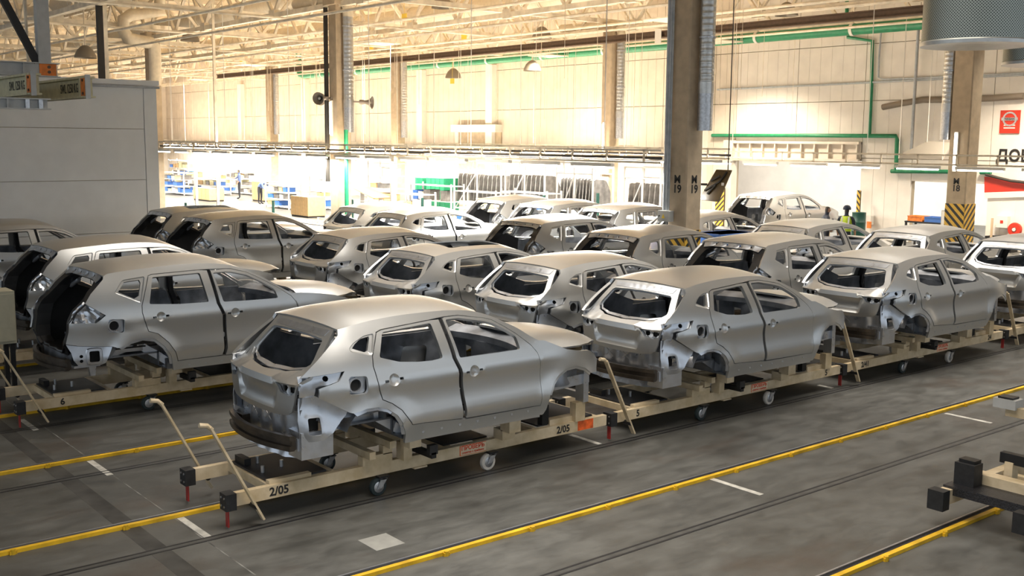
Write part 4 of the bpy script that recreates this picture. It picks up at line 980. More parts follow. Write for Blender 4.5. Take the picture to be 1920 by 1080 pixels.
# high-bay lamp domes
for i, (px, py, Y) in enumerate(((1475,18,33),(356,68,20),(850,138,33),(998,124,33),(830,4,24),(1016,62,30),(160,98,14))):
    p = at_y(px,py,Y); l = empty('high_bay_lamp', p, label='unlit metal dome lamp hung under the roof trusses', cat='lamp', group='dome lamps under the roof')
    MB().lathe([(.42,-.22),(.40,-.12),(.30,.08),(.16,.22),(.08,.26),(0,.26)], (0,0,0), 18).build('dome_shade', mat('dull_dome',(.25,.22,.18),.5,.3), l, 60); MB().cyl((0,0,.24),(0,0,10.6-p.z),.03,8).build('lamp_stem', M_TRUSS, l)
# ---- cable trays with fluorescent battens at about three metres
def tray(y, xa, xb, z, label, every=1.9, light=70, lit=None, cable=True):
    t = empty('cable_tray', (0,y,z), label=label, cat='cable tray', group='cable trays with tube lamps')
    MB().bb(xa,xb,-.02,.02,.0,.05).build('tray_rail', M_TRUSS, t); MB().bb(xa,xb,-.02,.02,.27,.32).build('tray_rail', M_TRUSS, t)
    if cable: MB().cyl((xa,.04,.12),(xb,.04,.12),.035,6).build('tray_cable', M_DIM, t)
    x = xb; me = MB().bb(-.02,.02,-.02,.02,.0,.32).mesh('tray_rung')
    while x < xa: link('tray_rung', me, M_TRUSS, t, (x,0,0)); x += 1.2
    x = xb+.5; h = MB().bb(-.7,.7,-.06,.06,-.10,-.02).mesh('tube_housing'); tb = MB().cyl((-.66,0,-.125),(.66,0,-.125),.022,8).mesh('fluorescent_tube')
    while x < xa-.5:
        link('tube_housing', h, M_WHITE, t, (x,0,0)); link('fluorescent_tube', tb, M_TUBE, t, (x,0,0)); x += every
    x = xb+1.5; rd = MB().cyl((0,0,.3),(0,0,10.6-z),.012,5).mesh('tray_rod')
    while x < xa: link('tray_rod', rd, M_WHITE, t, (x,0,0)); x += 5.2
    if lit is not None: xa = lit
    L = xa-xb; n = max(1, int(L/9))
    for k in range(n): area('ceiling_fill_uplight', (xb+(k+.5)*L/n, y+.09, z+.02), L/n*.9, .05, light*.34*L/n, (1,.80,.58), (math.pi,0,0))  # upward fill added along the tray to brighten the ceiling
    for k in range(n): area('tray_lamp_light', (xb+(k+.5)*L/n, y, z-.18), L/n*.9, .12, light*L/n, (1,.95,.86))
z_ = 3.12
tray(17.84, -16.7, -46.0, z_, 'cable tray with tube lamps spanning from column M19 past the horn speakers', light=110)
tray(24.2, -20, -88.0, z_, 'cable tray with tube lamps crossing above the hanging racks', light=110)
tray(29.3, -12, -88.0, 3.0, 'cable tray with tube lamps passing in front of column M18', light=70, lit=-21, cable=False)
tray(33.6, -33, -88.0, z_, 'cable tray with tube lamps along the foot of the cream wall', light=150)
for px in (372,740,412):
    p = at_y(px,330,18.0); o = MB().bb(p.x-.03,p.x+.03,17.85,17.95,0,10.6 if px == 412 else 3.4).build('tray_post', M_TRUSS); tag(o, 'slim steel post holding up the cable tray', 'post', 'posts under the near cable tray')

for i, (x, y, p_) in enumerate(ROOF_FILLS):  # flat housings added above the roof fill lights
    w_ = 2.5 if i < 4 else .66; l = empty('fill_housing', (x,y,7.41), label=('broad' if i < 4 else 'small')+' flat cream housing added above a roof fill light', cat='lamp', group=('broad' if i < 4 else 'small')+' added fill light housings under the roof')
    MB().bb(-w_,w_,-w_,w_,.01,.05).build('housing_plate', M_TRUSS, l)
    for sx_ in (-1,1):
        for sy_ in (-1,1): MB().cyl((sx_*w_*.9,sy_*w_*.9,.05),(sx_*w_*.9,sy_*w_*.9,3.2),.012,5).build('housing_rod', M_TRUSS, l)
# ---------------------------------------------------------------- things on the columns
M_ORGP = mat('orange_paint', (.80,.22,.03), .5, noise=.2); M_BEIGE = mat('beige_beam_paint', (.60,.56,.36), .5, noise=.1)
M_LGREY = mat('light_grey_enamel', (.50,.50,.48), .45, noise=.06); M_HORN = mat('grey_horn', (.22,.19,.16), .5)
def horn(loc, d, label):
    h = empty('horn_speaker', loc, label=label, cat='speaker', group='horn speakers on the column'); d = Vector(d).normalized(); R = d.to_track_quat('Z','Y').to_matrix()
    def lath(prof): 
        m = MB(); m.lathe(prof, (0,0,0), 20); m.v = [tuple(R @ Vector(v)) for v in m.v]; return m
    lath([(0,-.02),(.07,-.02),(.075,.10),(.06,.13),(.065,.2),(.09,.28),(.15,.36),(.20,.40),(.205,.405),(.19,.395),(.12,.33),(.05,.22)]).build('horn_bell', M_HORN, h, 50)
    lath([(0,.20),(.045,.20),(.05,.34),(.02,.36),(0,.36)]).build('horn_core', M_DUCT, h, 50)
    MB().bar((0,0,0), d*-.28, .04, .05).build('horn_bracket', M_HORN, h)
zc = at_y(617,184,18.0).z
horn((-31.85,18.05,zc), (-1,-.05,-.05), 'grey horn speaker on the column, pointing along the row of columns')
horn((-31.62,17.80,zc), (.55,-.83,-.08), 'grey horn speaker on the column, facing the car bodies')
horn((-30.80,18.67,at_y(670,190,18.3).z), (.75,.65,-.05), 'grey horn speaker on the column, turned towards the back wall')
tag(MB().bb(-31.95,-31.86,18.0,18.12,2.2,7.85).build('cable_duct', M_CHB), 'black vertical cable strip on the column with the horn speakers', 'cable duct')
for i, dx in enumerate((-.57,-.50,-.445)):
    run('column_conduit', [(-16.1+dx,17.99,1.95+.06*i),(-16.1+dx,17.99,7.85)], (.045,.035,.018)[i], M_GREY, ['thick grey conduit dropping to the white box on column M19','second grey conduit, beside the thick one on column M19','thin grey cable tube nearest the face of column M19'][i], 'conduit', 'conduits on column M19', 10)
p = at_y(1246,405,17.9); bxo = empty('junction_box', (p.x,17.93,p.z), label='white junction box with yellow warning triangle on column M19', cat='junction box')
MB().box((0,0,0),(.36,.14,.24)).build('box_body', M_LGREY, bxo); MB().prism([(-.05,-.05),(.05,-.05),(0,.05)], 0,.004, lambda a,b,c: (a-.0,-.072-c,b)).build('warning_triangle', M_TAGY, bxo); MB().cyl((-.12,-.07,.0),(-.12,-.085,0),.016,8).build('box_lock', M_CHB, bxo); MB().bb(.02,.05,-.02,.02,-1.7,-.12).build('box_leg', M_GREY, bxo)
# ---- dark hanging board beside column M19
Yb = 18.9; q = [at_y(a,b,Yb) for a,b in ((1310,374),(1346,378),(1359,319),(1331,318))]
bd = empty('hanging_board', q[0], label='dark brown tilted board with black bracket hung beside column M19', cat='board')
c0 = q[0]; P = [v-c0 for v in q]; P[2].y += .22; P[3].y += .22
nb = (P[1]-P[0]).cross(P[3]-P[0]).normalized()*.04
MB().add([*P,*[v-nb for v in P]], [(0,1,2,3),(7,6,5,4),(0,4,5,1),(1,5,6,2),(2,6,7,3),(3,7,4,0)]).build('board_plate', mat('dark_brown_board', (.085,.055,.02), .3, noise=.3, nscale=3), bd)
def onb(u,v,k=.01): return P[0]+(P[1]-P[0])*u+(P[3]-P[0])*v+nb/.04*k
for a, b in (((.05,.3),(.55,.62)),((.55,.62),(.62,.95)),((.1,.62),(.4,.8)),((.3,.2),(.45,.5))): MB().bar(onb(*a,.02),onb(*b,.02),.035,.03,(0,1,0)).build('bracket_arm', M_CHB, bd)
MB().box(onb(.75,.55,.006),(.07,.01,.07)).build('board_label', M_WHITE, bd)
MB().cyl(onb(.6,1,.0),onb(.6,1,0)+Vector((0,0,4.6)),.012,6).build('board_cord', M_DIM, bd)
MB().bar(onb(0,.5), onb(0,.5)+Vector((-.18,-.1,0)), .05,.05).build('board_mount', M_CHB, bd)
# ---- hoist beams over the rows at the left
def hoist(pxe, pyt, pyb, Y, txt, label, Lx=6.5):
    e = at_y(pxe,pyt,Y); b = at_y(pxe,pyb,Y).z; h = e.z-b; o = empty('hoist_beam', (e.x,Y,b), label=label, cat='hoist beam', group='hoist beams marked with a load')
    MB().bb(-Lx,-.12,.04,.10,.0,h).build('beam_web', M_BEIGE, o); MB().bb(-Lx,-.1,-.03,.16,h-.035,h).build('beam_flange', M_BEIGE, o); MB().bb(-Lx,-.1,-.03,.16,0,.03).build('beam_flange', M_BEIGE, o)
    MB().bb(-.30,-.24,-.04,.16,0,h).build('beam_stiffener', M_BEIGE, o); MB().bb(-.22,-.03,-.04,.04,.03,h-.035).build('end_plate', M_ORGP, o)
    for z in (.07,h-.07): MB().cyl((-.10,.0,z),(-.10,-.06,z),.022,8).build('end_bolt', M_BROWN, o)
    MB().bb(-.03,.0,-.03,.05,-.02,h+.02).build('end_cap', M_LGREY, o)
    put_text(txt, h*.62, M_INK, o, (-1.08, .036, h*.48), (1,0,0), (0,0,1), 'load_marking', sx=.74, bold=.006)
    MB().bb(-3.6,-3.54,.05,.09,h,9.9-b).build('hanger_rod', M_TRUSS, o); MB().bb(-Lx+.4,-Lx+.46,.05,.09,h,9.9-b).build('hanger_rod', M_TRUSS, o)
hoist(163,142,183,6.0,'SWL 1250 KG','beige hoist beam stencilled SWL 1250 KG with orange end plate')
hoist(61,136,177,5.2,'SWL 1250 KG','beige hoist beam whose stencil shows only KG, behind a small rusty plate')
def runway(X, pxe, pyt, pyb, label, orange):
    e = at_x(pxe,pyt,X); b = at_x(pxe,pyb,X).z; h = e.z-b; o = empty('runway_beam', (X,e.y,b), label=label, cat='beam')
    MB().bb(-.02,.02,-8,0,0,h).build('beam_web', M_LGREY, o)
    for z in (0,h-.02): MB().bb(-.1,.1,-8,.03,z,z+.02).build('beam_flange', M_LGREY, o)
    for k in range(5): MB().bb(-.09,.09,-.62-k*1.7,-.60-k*1.7,.02,h-.02).build('beam_stiffener', M_LGREY, o)
    if orange: MB().bb(.02,.035,-.32,-.02,.0,h).build('end_plate', M_ORGP, o); MB().cyl((.03,-.15,h*.7),(.05,-.15,h*.7),.03,10).build('plate_bolt', M_BROWN, o); MB().cyl((.03,-.15,h*.35),(.05,-.15,h*.35),.03,10).build('plate_bolt', M_BROWN, o)
    else:
        for y in (-.12,-.32): MB().bb(.0,.09,y-.03,y+.03,.02,h-.02).build('trolley_plate', M_STEEL, o)
    if orange: MB().bb(-.09,.09,-.34,-.12,h,10.2-b).build('beam_hanger', M_LGREY, o)
    MB().bb(-.09,.09,-4.3,-4.1,h,10.2-b).build('beam_hanger', M_LGREY, o)
    return o, h
ro, hh = runway(-21.5,106,119,145,'pale grey runway beam with orange bolted plate under the roof',True)
MB().bar((0,-.35,hh),(0,-1.75,hh+2.9),.10,.13).build('beam_brace', M_CHB, ro)
runway(-18.2,88,185,206,'pale grey runway beam with steel trolley plates, lowest of the hoist steel',False)
# ---- perforated air drums
def perf():
    m = bpy.data.materials.new('perforated_steel'); m.use_nodes = True; nt = m.node_tree; b = nt.nodes['Principled BSDF']; N = nt.nodes.new; L = nt.links.new
    tc = N('ShaderNodeTexCoord'); vo = N('ShaderNodeTexVoronoi'); vo.voronoi_dimensions = '2D'; vo.inputs['Randomness'].default_value = 0; vo.inputs['Scale'].default_value = 1
    sp = N('ShaderNodeSeparateXYZ'); L(tc.outputs['Object'], sp.inputs[0]); at = N('ShaderNodeMath'); at.operation = 'ARCTAN2'; L(sp.outputs['Y'], at.inputs[0]); L(sp.outputs['X'], at.inputs[1])
    mu = N('ShaderNodeMath'); mu.operation = 'MULTIPLY'; mu.inputs[1].default_value = 18; L(at.outputs[0], mu.inputs[0]); mz = N('ShaderNodeMath'); mz.operation = 'MULTIPLY'; mz.inputs[1].default_value = 40; L(sp.outputs['Z'], mz.inputs[0])
    a1 = N('ShaderNodeMath'); a1.operation = 'ADD'; L(mu.outputs[0], a1.inputs[0]); L(mz.outputs[0], a1.inputs[1]); a2 = N('ShaderNodeMath'); a2.operation = 'SUBTRACT'; L(mu.outputs[0], a2.inputs[0]); L(mz.outputs[0], a2.inputs[1])
    cb = N('ShaderNodeCombineXYZ'); L(a1.outputs[0], cb.inputs[0]); L(a2.outputs[0], cb.inputs[1]); L(cb.outputs[0], vo.inputs['Vector'])
    gt = N('ShaderNodeMath'); gt.operation = 'LESS_THAN'; gt.inputs[1].default_value = .27; L(vo.outputs['Distance'], gt.inputs[0])
    mx = N('ShaderNodeMix'); mx.data_type = 'RGBA'; mx.inputs[6].default_value = (.33,.35,.31,1); mx.inputs[7].default_value = (.01,.01,.01,1); L(gt.outputs[0], mx.inputs[0]); L(mx.outputs[2], b.inputs['Base Color'])
    b.inputs['Metallic'].default_value = .8; b.inputs['Roughness'].default_value = .38; return m
M_PERF = perf()
for px, py, d, R, lb in ((1830,87,9.4,.45,'large perforated steel air drum hung in front of column M18'),(1962,122,12.0,.45,'farther perforated steel air drum, partly behind the large one')):
    r_ = ray(px,py); c = Vector((0,0,CAMH))+r_*(d/r_.dot(fw)); o = empty('air_drum', c, label=lb, cat='air drum', group='perforated air drums')
    MB().cyl((0,0,.03),(0,0,1.5),R,48,caps=False).build('drum_shell', M_PERF, o, 60); MB().lathe([(0,.02),(R-.01,.0),(R+.012,.0),(R+.015,.03),(R,.04)], (0,0,0), 48).build('drum_base', M_DUCT, o, 40)
    MB().lathe([(R,1.5),(R+.02,1.5),(R+.02,1.54),(.25,1.6),(.22,1.62),(.22,10.6-c.z)], (0,0,0), 32).build('drum_neck', M_DUCT, o, 40)
# ---- beige electrical cabinet at the left edge
cabp = at_x(32,643,-16.1); cb = empty('floor_cabinet', (cabp.x,cabp.y,0), label='beige metal cabinet on legs behind the trolley marked 6', cat='cabinet')
ch = at_x(31,545,cabp.x).z
MB().bb(-.45,0,-.9,0,cabp.z,ch).build('cabinet_body', mat('beige_cabinet', (.42,.40,.30), .5, noise=.06), cb); MB().bb(0,.015,-.44,-.02,cabp.z+.04,ch-.04).build('cabinet_door', MATS['beige_cabinet'], cb); MB().bb(0,.015,-.88,-.46,cabp.z+.04,ch-.04).build('cabinet_door', MATS['beige_cabinet'], cb); [MB().bb(x_-.03,x_+.03,y_-.03,y_+.03,0,cabp.z).build('leg', M_BLK, cb) for x_ in (-.40,-.05) for y_ in (-.85,-.05)]; MB().bb(-.3,-.2,-.3,-.2,ch,ch+.1).build('cabinet_vent', MATS['beige_cabinet'], cb)
# ---- empty trolley at the right edge
et = empty('empty_trolley', (-4.70,9.40,0), label='empty cream trolley with black diamond-plate step beside the open aisle', cat='trolley')
M_DIA = mat('diamond_plate', (.05,.05,.055), .35, .7, noise=.3, nscale=60, bump=.6, bscale=90)
for s in (-1,1):
    MB().bb(s*.36,s*.46,.08,4.6,.20,.34).build('side_beam', M_CREAM, et); MB().bb(s*.33,s*.49,-.04,.08,.17,.36).build('end_buffer', M_RUB, et)
    caster(et, s*.42, 1.3, False); caster(et, s*.42, 3.2, True)
MB().bb(-.46,1.2,.20,.48,.35,.365).build('step_plate', M_DIA, et); MB().bb(-.46,1.2,.48,.50,.35,.46).build('step_riser', M_CREAM, et); MB().bb(-.46,1.2,.50,.62,.44,.46).build('step_ledge', M_CREAM, et); MB().bb(-.46,1.2,.185,.20,.28,.365).build('step_lip', M_DIA, et)
MB().bb(-.42,-.22,.30,.46,.365,.58).build('stop_block', M_RUB, et); MB().bb(-.40,-.24,.34,.46,.58,.61).build('stop_pad', M_BLK, et)
MB().bb(-.18,1.0,.70,.78,.56,.66).build('cross_tube', M_BLK, et); MB().bb(-.12,-.04,.68,.80,.34,.58).build('tube_stand', M_CREAM, et)
for y in (1.2,2.6,4.0): MB().bb(-.40,.40,y-.04,y+.04,.22,.32).build('middle_crossbar', M_CREAM, et)
MB().bar((-.30,1.9,.34),(-.18,1.72,.80),.07,.10).build('arm_strut', M_CREAM, et); MB().bar((-.10,1.9,.34),(-.14,1.72,.80),.07,.10).build('arm_strut', M_CREAM, et)
MB().bb(-.62,.8,1.66,1.74,.78,.88).build('support_arm', M_CREAM, et); MB().bb(-.74,-.50,1.62,1.80,.86,.96).build('arm_clamp', M_LGREY, et); MB().bb(-.70,-.54,1.64,1.78,.96,.98).build('clamp_pad', M_BLK, et)
# ---- right wall: poster, lettering, banner, boxes
def onwall(px, py, d=.0): v = at_y(px,py,WY-d); return v
a, b = onwall(1877,207), onwall(1911,250); po = empty('red_poster', (0,WY,0), label='red poster with round silver emblem on the right wall', cat='poster')
M_PRED = mat('poster_red', (.55,.03,.012), .45)
MB().bb(a.x,b.x,-.03,.014,b.z,a.z).build('poster_sheet', M_PRED, po)
cx, cz, rr = (a.x+b.x)/2, a.z*.62+b.z*.38, (b.x-a.x)*.36
m = MB(); m.lathe([(rr*.78,-.034),(rr*.78,-.045),(rr,-.045),(rr,-.034)], (0,0,0), 28, 'y'); m.v = [(v[0]+cx,v[1],v[2]+cz) for v in m.v]; m.build('emblem_ring', M_STEEL, po, 40)
MB().bb(cx-rr*1.15,cx+rr*1.15,-.055,-.04,cz-rr*.20,cz+rr*.20).build('emblem_bar', M_STEEL, po); put_text('NISSAN', rr*.42, M_INK, po, (cx,-.058,cz), (1,0,0),(0,0,1),'emblem_text')
for k in range(2): MB().bb(cx-rr*.8,cx+rr*.8,-.034,-.03,b.z+.16+k*.09,b.z+.20+k*.09).build('poster_text_line', M_WHITE, po)
L0, L1 = onwall(1868,303), onwall(1932,283); wt = empty('wall_lettering', (0,WY,0), label='large black Cyrillic letters on the white wall', cat='lettering')
put_text('ДОБ', (L1.z-L0.z)*1.42, M_INK, wt, ((L0.x+L1.x)/2,-.005,(L0.z+L1.z)/2), (1,0,0),(0,0,1),'letters')
q = [onwall(*t) for t in ((1847,361),(1960,357),(1960,345),(1847,331))]; q2 = [onwall(*t) for t in ((1847,372),(1960,368),(1960,357),(1847,361))]
bn = empty('wall_banner', (0,WY,0), label='red and white wedge-shaped banner below the black letters', cat='banner')
for nm, pl, mm in (('banner_red', q, M_PRED), ('banner_white', q2, M_WHITE)): MB().prism([(v.x,v.z) for v in pl], -.05, .02, lambda a_,b_,c_: (a_,c_,b_)).build(nm, mm, bn)
run('sagging_cable', wallrun([(1848,327),(1870,333),(1895,339),(1930,343)], WY-.15), .05, M_DIM, 'dark cable sagging over the top of the red banner', 'cable')
a, b = onwall(1874,404), onwall(1893,427); fb = empty('fire_box', (0,WY,0), label='white square wall box with small red mark', cat='box'); MB().bb(a.x,b.x,-.2,.02,b.z,a.z).build('box_body', M_WHITE, fb); MB().bb((a.x+b.x)/2-.05,(a.x+b.x)/2+.05,-.21,-.2,(a.z+b.z)/2-.05,(a.z+b.z)/2+.05).build('box_mark', M_PRED, fb)
p = onwall(1902,440,.15); p.z = onwall(1862,442,.5).z+.235; hr = empty('hose_reel', p, label='red round hose reel on the wall above the black cabinets', cat='hose reel'); MB().lathe([(.08,-.06),(.22,-.06),(.24,0),(.22,.08),(.08,.08)], (0,0,0), 20, 'y').build('reel_drum', M_PRED, hr, 40); MB().cyl((0,-.08,0),(0,.12,0),.06,12).build('reel_hub', M_WHITE, hr, 40)
for a_, b_, lb in ((1847,1855,'narrow black cabinet beside the small doorway'),(1862,1898,'wide black cabinet under the hose reel')):
    u, v = onwall(a_,440,.5), onwall(b_,440,.5); o = empty('low_cabinet', (0,WY-.5,0), label=lb, cat='cabinet'); h0 = onwall(a_,442,.5).z; MB().bb(u.x,v.x,0,.45,.05,h0).build('cabinet_body', M_BLK, o); MB().bb(u.x+.02,v.x-.02,-.012,0,.10,h0-.05).build('cabinet_door', M_DECK, o); MB().bb(u.x,v.x,.02,.43,0,.05).build('cabinet_plinth', M_CHB, o)
p = onwall(1860,420,.6); tag(MB().bb(p.x-.03,p.x+.03,p.y-.03,p.y+.03,0,p.z+.2).build('wooden_pole', mat('pale_wood',(.55,.42,.28),.6)), 'pale wooden pole standing between the black cabinets', 'pole')
# sheet-metal hood
q = [at_y(a_,b_,33.0) for a_,b_ in ((1685,297),(1767,300),(1785,274),(1725,271))]
hd = empty('metal_hood', q[0], label='grey folded sheet-metal hood hanging before the wall by column M18', cat='hood'); q0 = q[0]; q = [v-q0 for v in q]; q[2].y += .6; q[3].y += .6; q[2].x += -.3; q[3].x += -.1
dn = Vector((0,.05,.12)); MB().add([*q,*[v+dn for v in q]], [(0,1,2,3),(7,6,5,4),(0,4,5,1),(1,5,6,2),(2,6,7,3),(3,7,4,0)]).build('hood_sheet', mat('dull_grey_sheet',(.26,.24,.21),.5), hd)
for v in q: MB().cyl(v,v+Vector((0,0,10.6-q0.z-v.z)),.012,5).build('hood_wire', M_WHITE, hd)
# table with bins before the small doorway
tb = empty('work_table', at_y(1695,430,34.2)*1, label='black work table with blue and orange bins before the small doorway', cat='table'); tb.location.z = 0
tw = at_y(1762,430,34.2).x-tb.location.x; tz = at_y(1700,414,34.2).z
MB().bb(0,tw,0,.7,tz-.05,tz).build('table_top', M_BLK, tb); 
for x_ in (.04,tw-.04):
    for y_ in (.04,.66): MB().bb(x_-.03,x_+.03,y_-.03,y_+.03,0,tz-.05).build('leg', M_BLK, tb)
M_BLUE = mat('blue_plastic', (.05,.16,.50), .45); M_CARD = mat('cardboard_tan', (.55,.37,.18), .7, noise=.08)
for k, (x0, w, mm, lb) in enumerate(((.05,.55,M_ORGP,'flat orange bin on the black table'),(.68,.95,M_BLUE,'long blue bin on the black table'))):
    o = empty('storage_bin', (tb.location.x+x0, tb.location.y+.1, tz), label=lb, cat='bin'); m = MB(); m.bb(0,w,0,.5,0,.02); m.bb(0,w,0,.02,.02,.18); m.bb(0,w,.48,.5,.02,.18); m.bb(0,.02,.02,.48,.02,.18); m.bb(w-.02,w,.02,.48,.02,.18); m.build('bin_tub', mm, o); MB().bb(-.01,w+.01,-.012,0,.15,.18).build('bin_rim', mm, o)
u, v = at_y(1763,430,33.4), at_y(1781,430,33.4); o = empty('tall_cabinet', (u.x,33.4,0), label='pale grey tall cabinet beside the hazard stripes of column M18', cat='cabinet'); hz_ = at_y(1770,394,33.4).z; MB().bb(0,v.x-u.x,0,.5,.05,hz_).build('cabinet_body', M_LGREY, o); MB().bb(.03,v.x-u.x-.03,-.012,0,.1,hz_-.05).build('cabinet_door', M_WHITE, o); MB().bb(.01,v.x-u.x-.01,.01,.49,0,.05).build('cabinet_plinth', M_BLK, o)
# hazard posts at the wide doorway, barrel
for px, y0_, lb in ((1350,352,'left hazard-striped guard board at the wide doorway'),(1617,358,'right hazard-striped guard board at the wide doorway')):
    p = at_y(px,y0_,WY-.35); o = empty('guard_board', (p.x-.22,WY-.35,0), label=lb.replace('left','broad').replace('right','slim'), cat='guard', group='hazard boards at the doorway'); w_ = .46 if px < 1400 else .14
    hazard(o, (0,0,.02), (1,0,0), w_, p.z, 8, 1.0 if px < 1400 else -1.2); MB().bb(0,w_,.01,.06,0,p.z).build('board_back', M_CHB, o)
p = at_z(1611,398,.88); p.y = min(p.y, WY-.8); p = at_y(1611,398,WY-1.0); br = empty('green_barrel', (p.x,p.y,0), label='dark green barrel standing beside the wide doorway', cat='barrel'); bh = p.z; rB = .25
M_DGRN = mat('dark_green_paint', (.01,.06,.045), .4)
MB().lathe([(0,0),(rB,0),(rB+.01,.02),(rB,.04),(rB,bh*.33),(rB+.015,bh*.35),(rB,bh*.37),(rB,bh*.64),(rB+.015,bh*.66),(rB,bh*.68),(rB,bh-.03),(rB+.01,bh-.01),(rB,bh),(rB-.02,bh-.02),(0,bh-.02)], (0,0,0), 24).build('barrel_shell', M_DGRN, br, 40); MB().bb(-.08,.04,-rB-.012,-rB+.03,bh*.5,bh*.62).build('barrel_label', M_WHITE, br)
p = onwall(1630,415,.1); o = empty('wall_phone', p, label='small orange and white device on the wall beside the green barrel', cat='device'); MB().bb(-.12,.12,-.1,.1,-.12,.22).build('device_body', M_WHITE, o); MB().bb(-.02,.16,-.13,-.1,-.25,.0).build('device_front', M_ORGP, o)
# ---- the storage area beyond the last rows
M_RACK = mat('white_rack_tube', (.55,.53,.50), .5); M_PAN = mat('dull_steel_panel', (.22,.21,.20), .4, .6, noise=.25, nscale=4); M_DKB = mat('dark_blue_cloth', (.05,.08,.20), .7)
def rack(px0, px1, Y, pyt, n, label, gl):
    a_, b_ = at_y(px0,pyt,Y), at_y(px1,pyt,Y); W = b_.x-a_.x; zt = a_.z; r = empty('parts_rack', (a_.x,Y,0), label=label, cat='rack', group='white racks of hanging panels')
    for x_ in (0,W/2,W):
        for y_ in (0,1.1): MB().bb(x_-.03,x_+.03,y_-.03,y_+.03,0,zt).build('rack_post', M_RACK, r)
    for y_ in (0,1.1):
        for z_ in (.25,zt-.45,zt-.03): MB().bb(0,W,y_-.025,y_+.025,z_-.025,z_+.025).build('rack_rail', M_RACK, r)
    MB().bar((0,0,.3),(W/2,0,zt-.5),.04,.04).build('rack_brace', M_RACK, r)
    pm = None
    for k in range(n):
        x_ = (k+.5)*W/n
        if pm is None:
            pm = MB().prism(round_poly([(0,0),(.95,.05),(1.0,.75),(.75,1.25),(.12,1.30)], .12), -.025, .025, lambda a1,b1,c1: (c1,a1,b1)).mesh('hanging_panel'); hk = MB().bar((0,.5,1.25),(0,.5,1.50),.02,.02).mesh('panel_hook')
        o = empty('sheet_pressing', (a_.x+x_,Y+.03,zt-1.93+rng.uniform(-.02,.02)), rng.uniform(-.04,.04), gl, 'car panel', gl)
        link('panel_sheet', pm, M_PAN, o); link('panel_hook', hk, M_RACK, o)
rack(852,940,30.6,300,11,'white rack of hanging steel panels, first past the shelving','dull steel pressing hanging in the first white rack')
rack(948,1022,30.6,300,9,'white rack of hanging steel panels in the middle','dull steel pressing hanging in the middle white rack')
rack(1045,1112,28.9,303,11,'white rack of hanging steel panels beside the tan column','dull steel pressing hanging in the rack beside the tan column')
rack(1172,1240,31.0,312,7,'white rack of hanging panels between two tan columns','dull steel pressing hanging in the rack between two tan columns')
def shelf(px0, px1, Y, pyt, lv, label):
    a_, b_ = at_y(px0,pyt,Y), at_y(px1,pyt,Y); W = b_.x-a_.x; zt = a_.z; r = empty('shelf_unit', (a_.x,Y,0), label=label, cat='shelves', group='shelving before the back wall')
    for x_ in (0,W):
        for y_ in (0,.7): MB().bb(x_-.03,x_+.03,y_-.03,y_+.03,0,zt+.1).build('upright', M_RACK, r)
    for k in range(lv):
        z_ = .15+(zt-.15)*k/(lv-1); MB().bb(0,W,-.03,.73,z_-.03,z_).build('shelf_board', M_RACK, r)
        x_ = .1
        while x_ < W-.5 and k < lv-1:
            w_ = rng.uniform(.3,.7); h_ = rng.uniform(.18,(zt-.2)/(lv-1)*.75)
            if rng.random() < .72:
                nm, mm = rng.choice((('blue',M_BLUE),('tan',M_CARD),('dark grey',M_PAN),('white',M_WHITE),('beige',M_BEIGE)))
                o = empty('storage_box', (a_.x+x_,Y+.05,z_), label='small %s box standing on %s' % (nm, label), cat='box', group='%s boxes on %s' % (nm,label)); MB().bb(0,w_,0,.55,0,h_).build('box_body', mm, o); MB().bb(-.01,w_+.01,-.01,.56,h_-.05,h_).build('box_lid', mm, o)
            x_ += w_+.12
shelf(304,344,27.0,322,4,'low shelving at the booth corner'); shelf(346,412,29.0,318,4,'wide shelving behind the tray post'); shelf(416,478,30.5,318,4,'shelving behind the kneeling worker'); shelf(690,738,27.5,305,5,'tall shelving beyond the speaker column'); shelf(770,846,28.5,345,3,'low shelving before the green crates'); shelf(498,541,26,344,4,'shelving left of the tall tan crate'.replace('left of','short of')); shelf(580,608,27.5,330,4,'narrow shelving against the speaker column'); shelf(742,790,25,362,3,'low shelving nearest the far hatchbacks'); shelf(852,930,26.5,357,3,'low shelving before the first hanging rack'); shelf(940,1026,26.5,358,3,'low shelving before the middle hanging rack'); shelf(316,352,33.5,300,4,'high shelving against the far wall')
def crate(px0, px1, Y, pyt, mm, label, name='crate', cat='crate', d=.9):
    a_, b_ = at_y(px0,pyt,Y), at_y(px1,pyt,Y); W = b_.x-a_.x; o = empty(name, (a_.x,Y,0), label=label, cat=cat); zt = max(.4,a_.z); MB().bb(0,W,0,d,.08,zt).build('crate_body', mm, o)
    for k in range(1,4): MB().bb(W*k/4-.03,W*k/4+.03,-.02,0,.08,zt).build('crate_batten', mm, o)
    MB().bb(0,W,-.01,d+.01,zt,zt+.03).build('crate_lid', mm, o); MB().bb(.03,W-.03,.02,d-.02,0,.08).build('crate_skid', M_CHB, o)
crate(362,392,25.5,352,M_CARD,'tan wooden crate under the wide shelving'); crate(545,577,24.0,368,M_CARD,'tall tan wooden crate with battens near the wire cage'); crate(472,494,28,341,M_CARD,'tan cardboard stand behind the bent worker'); crate(778,792,30,334,M_GRN,'green crate at the end of the low shelving'); crate(799,832,30,334,M_GRN,'wide green crate behind the low shelving')
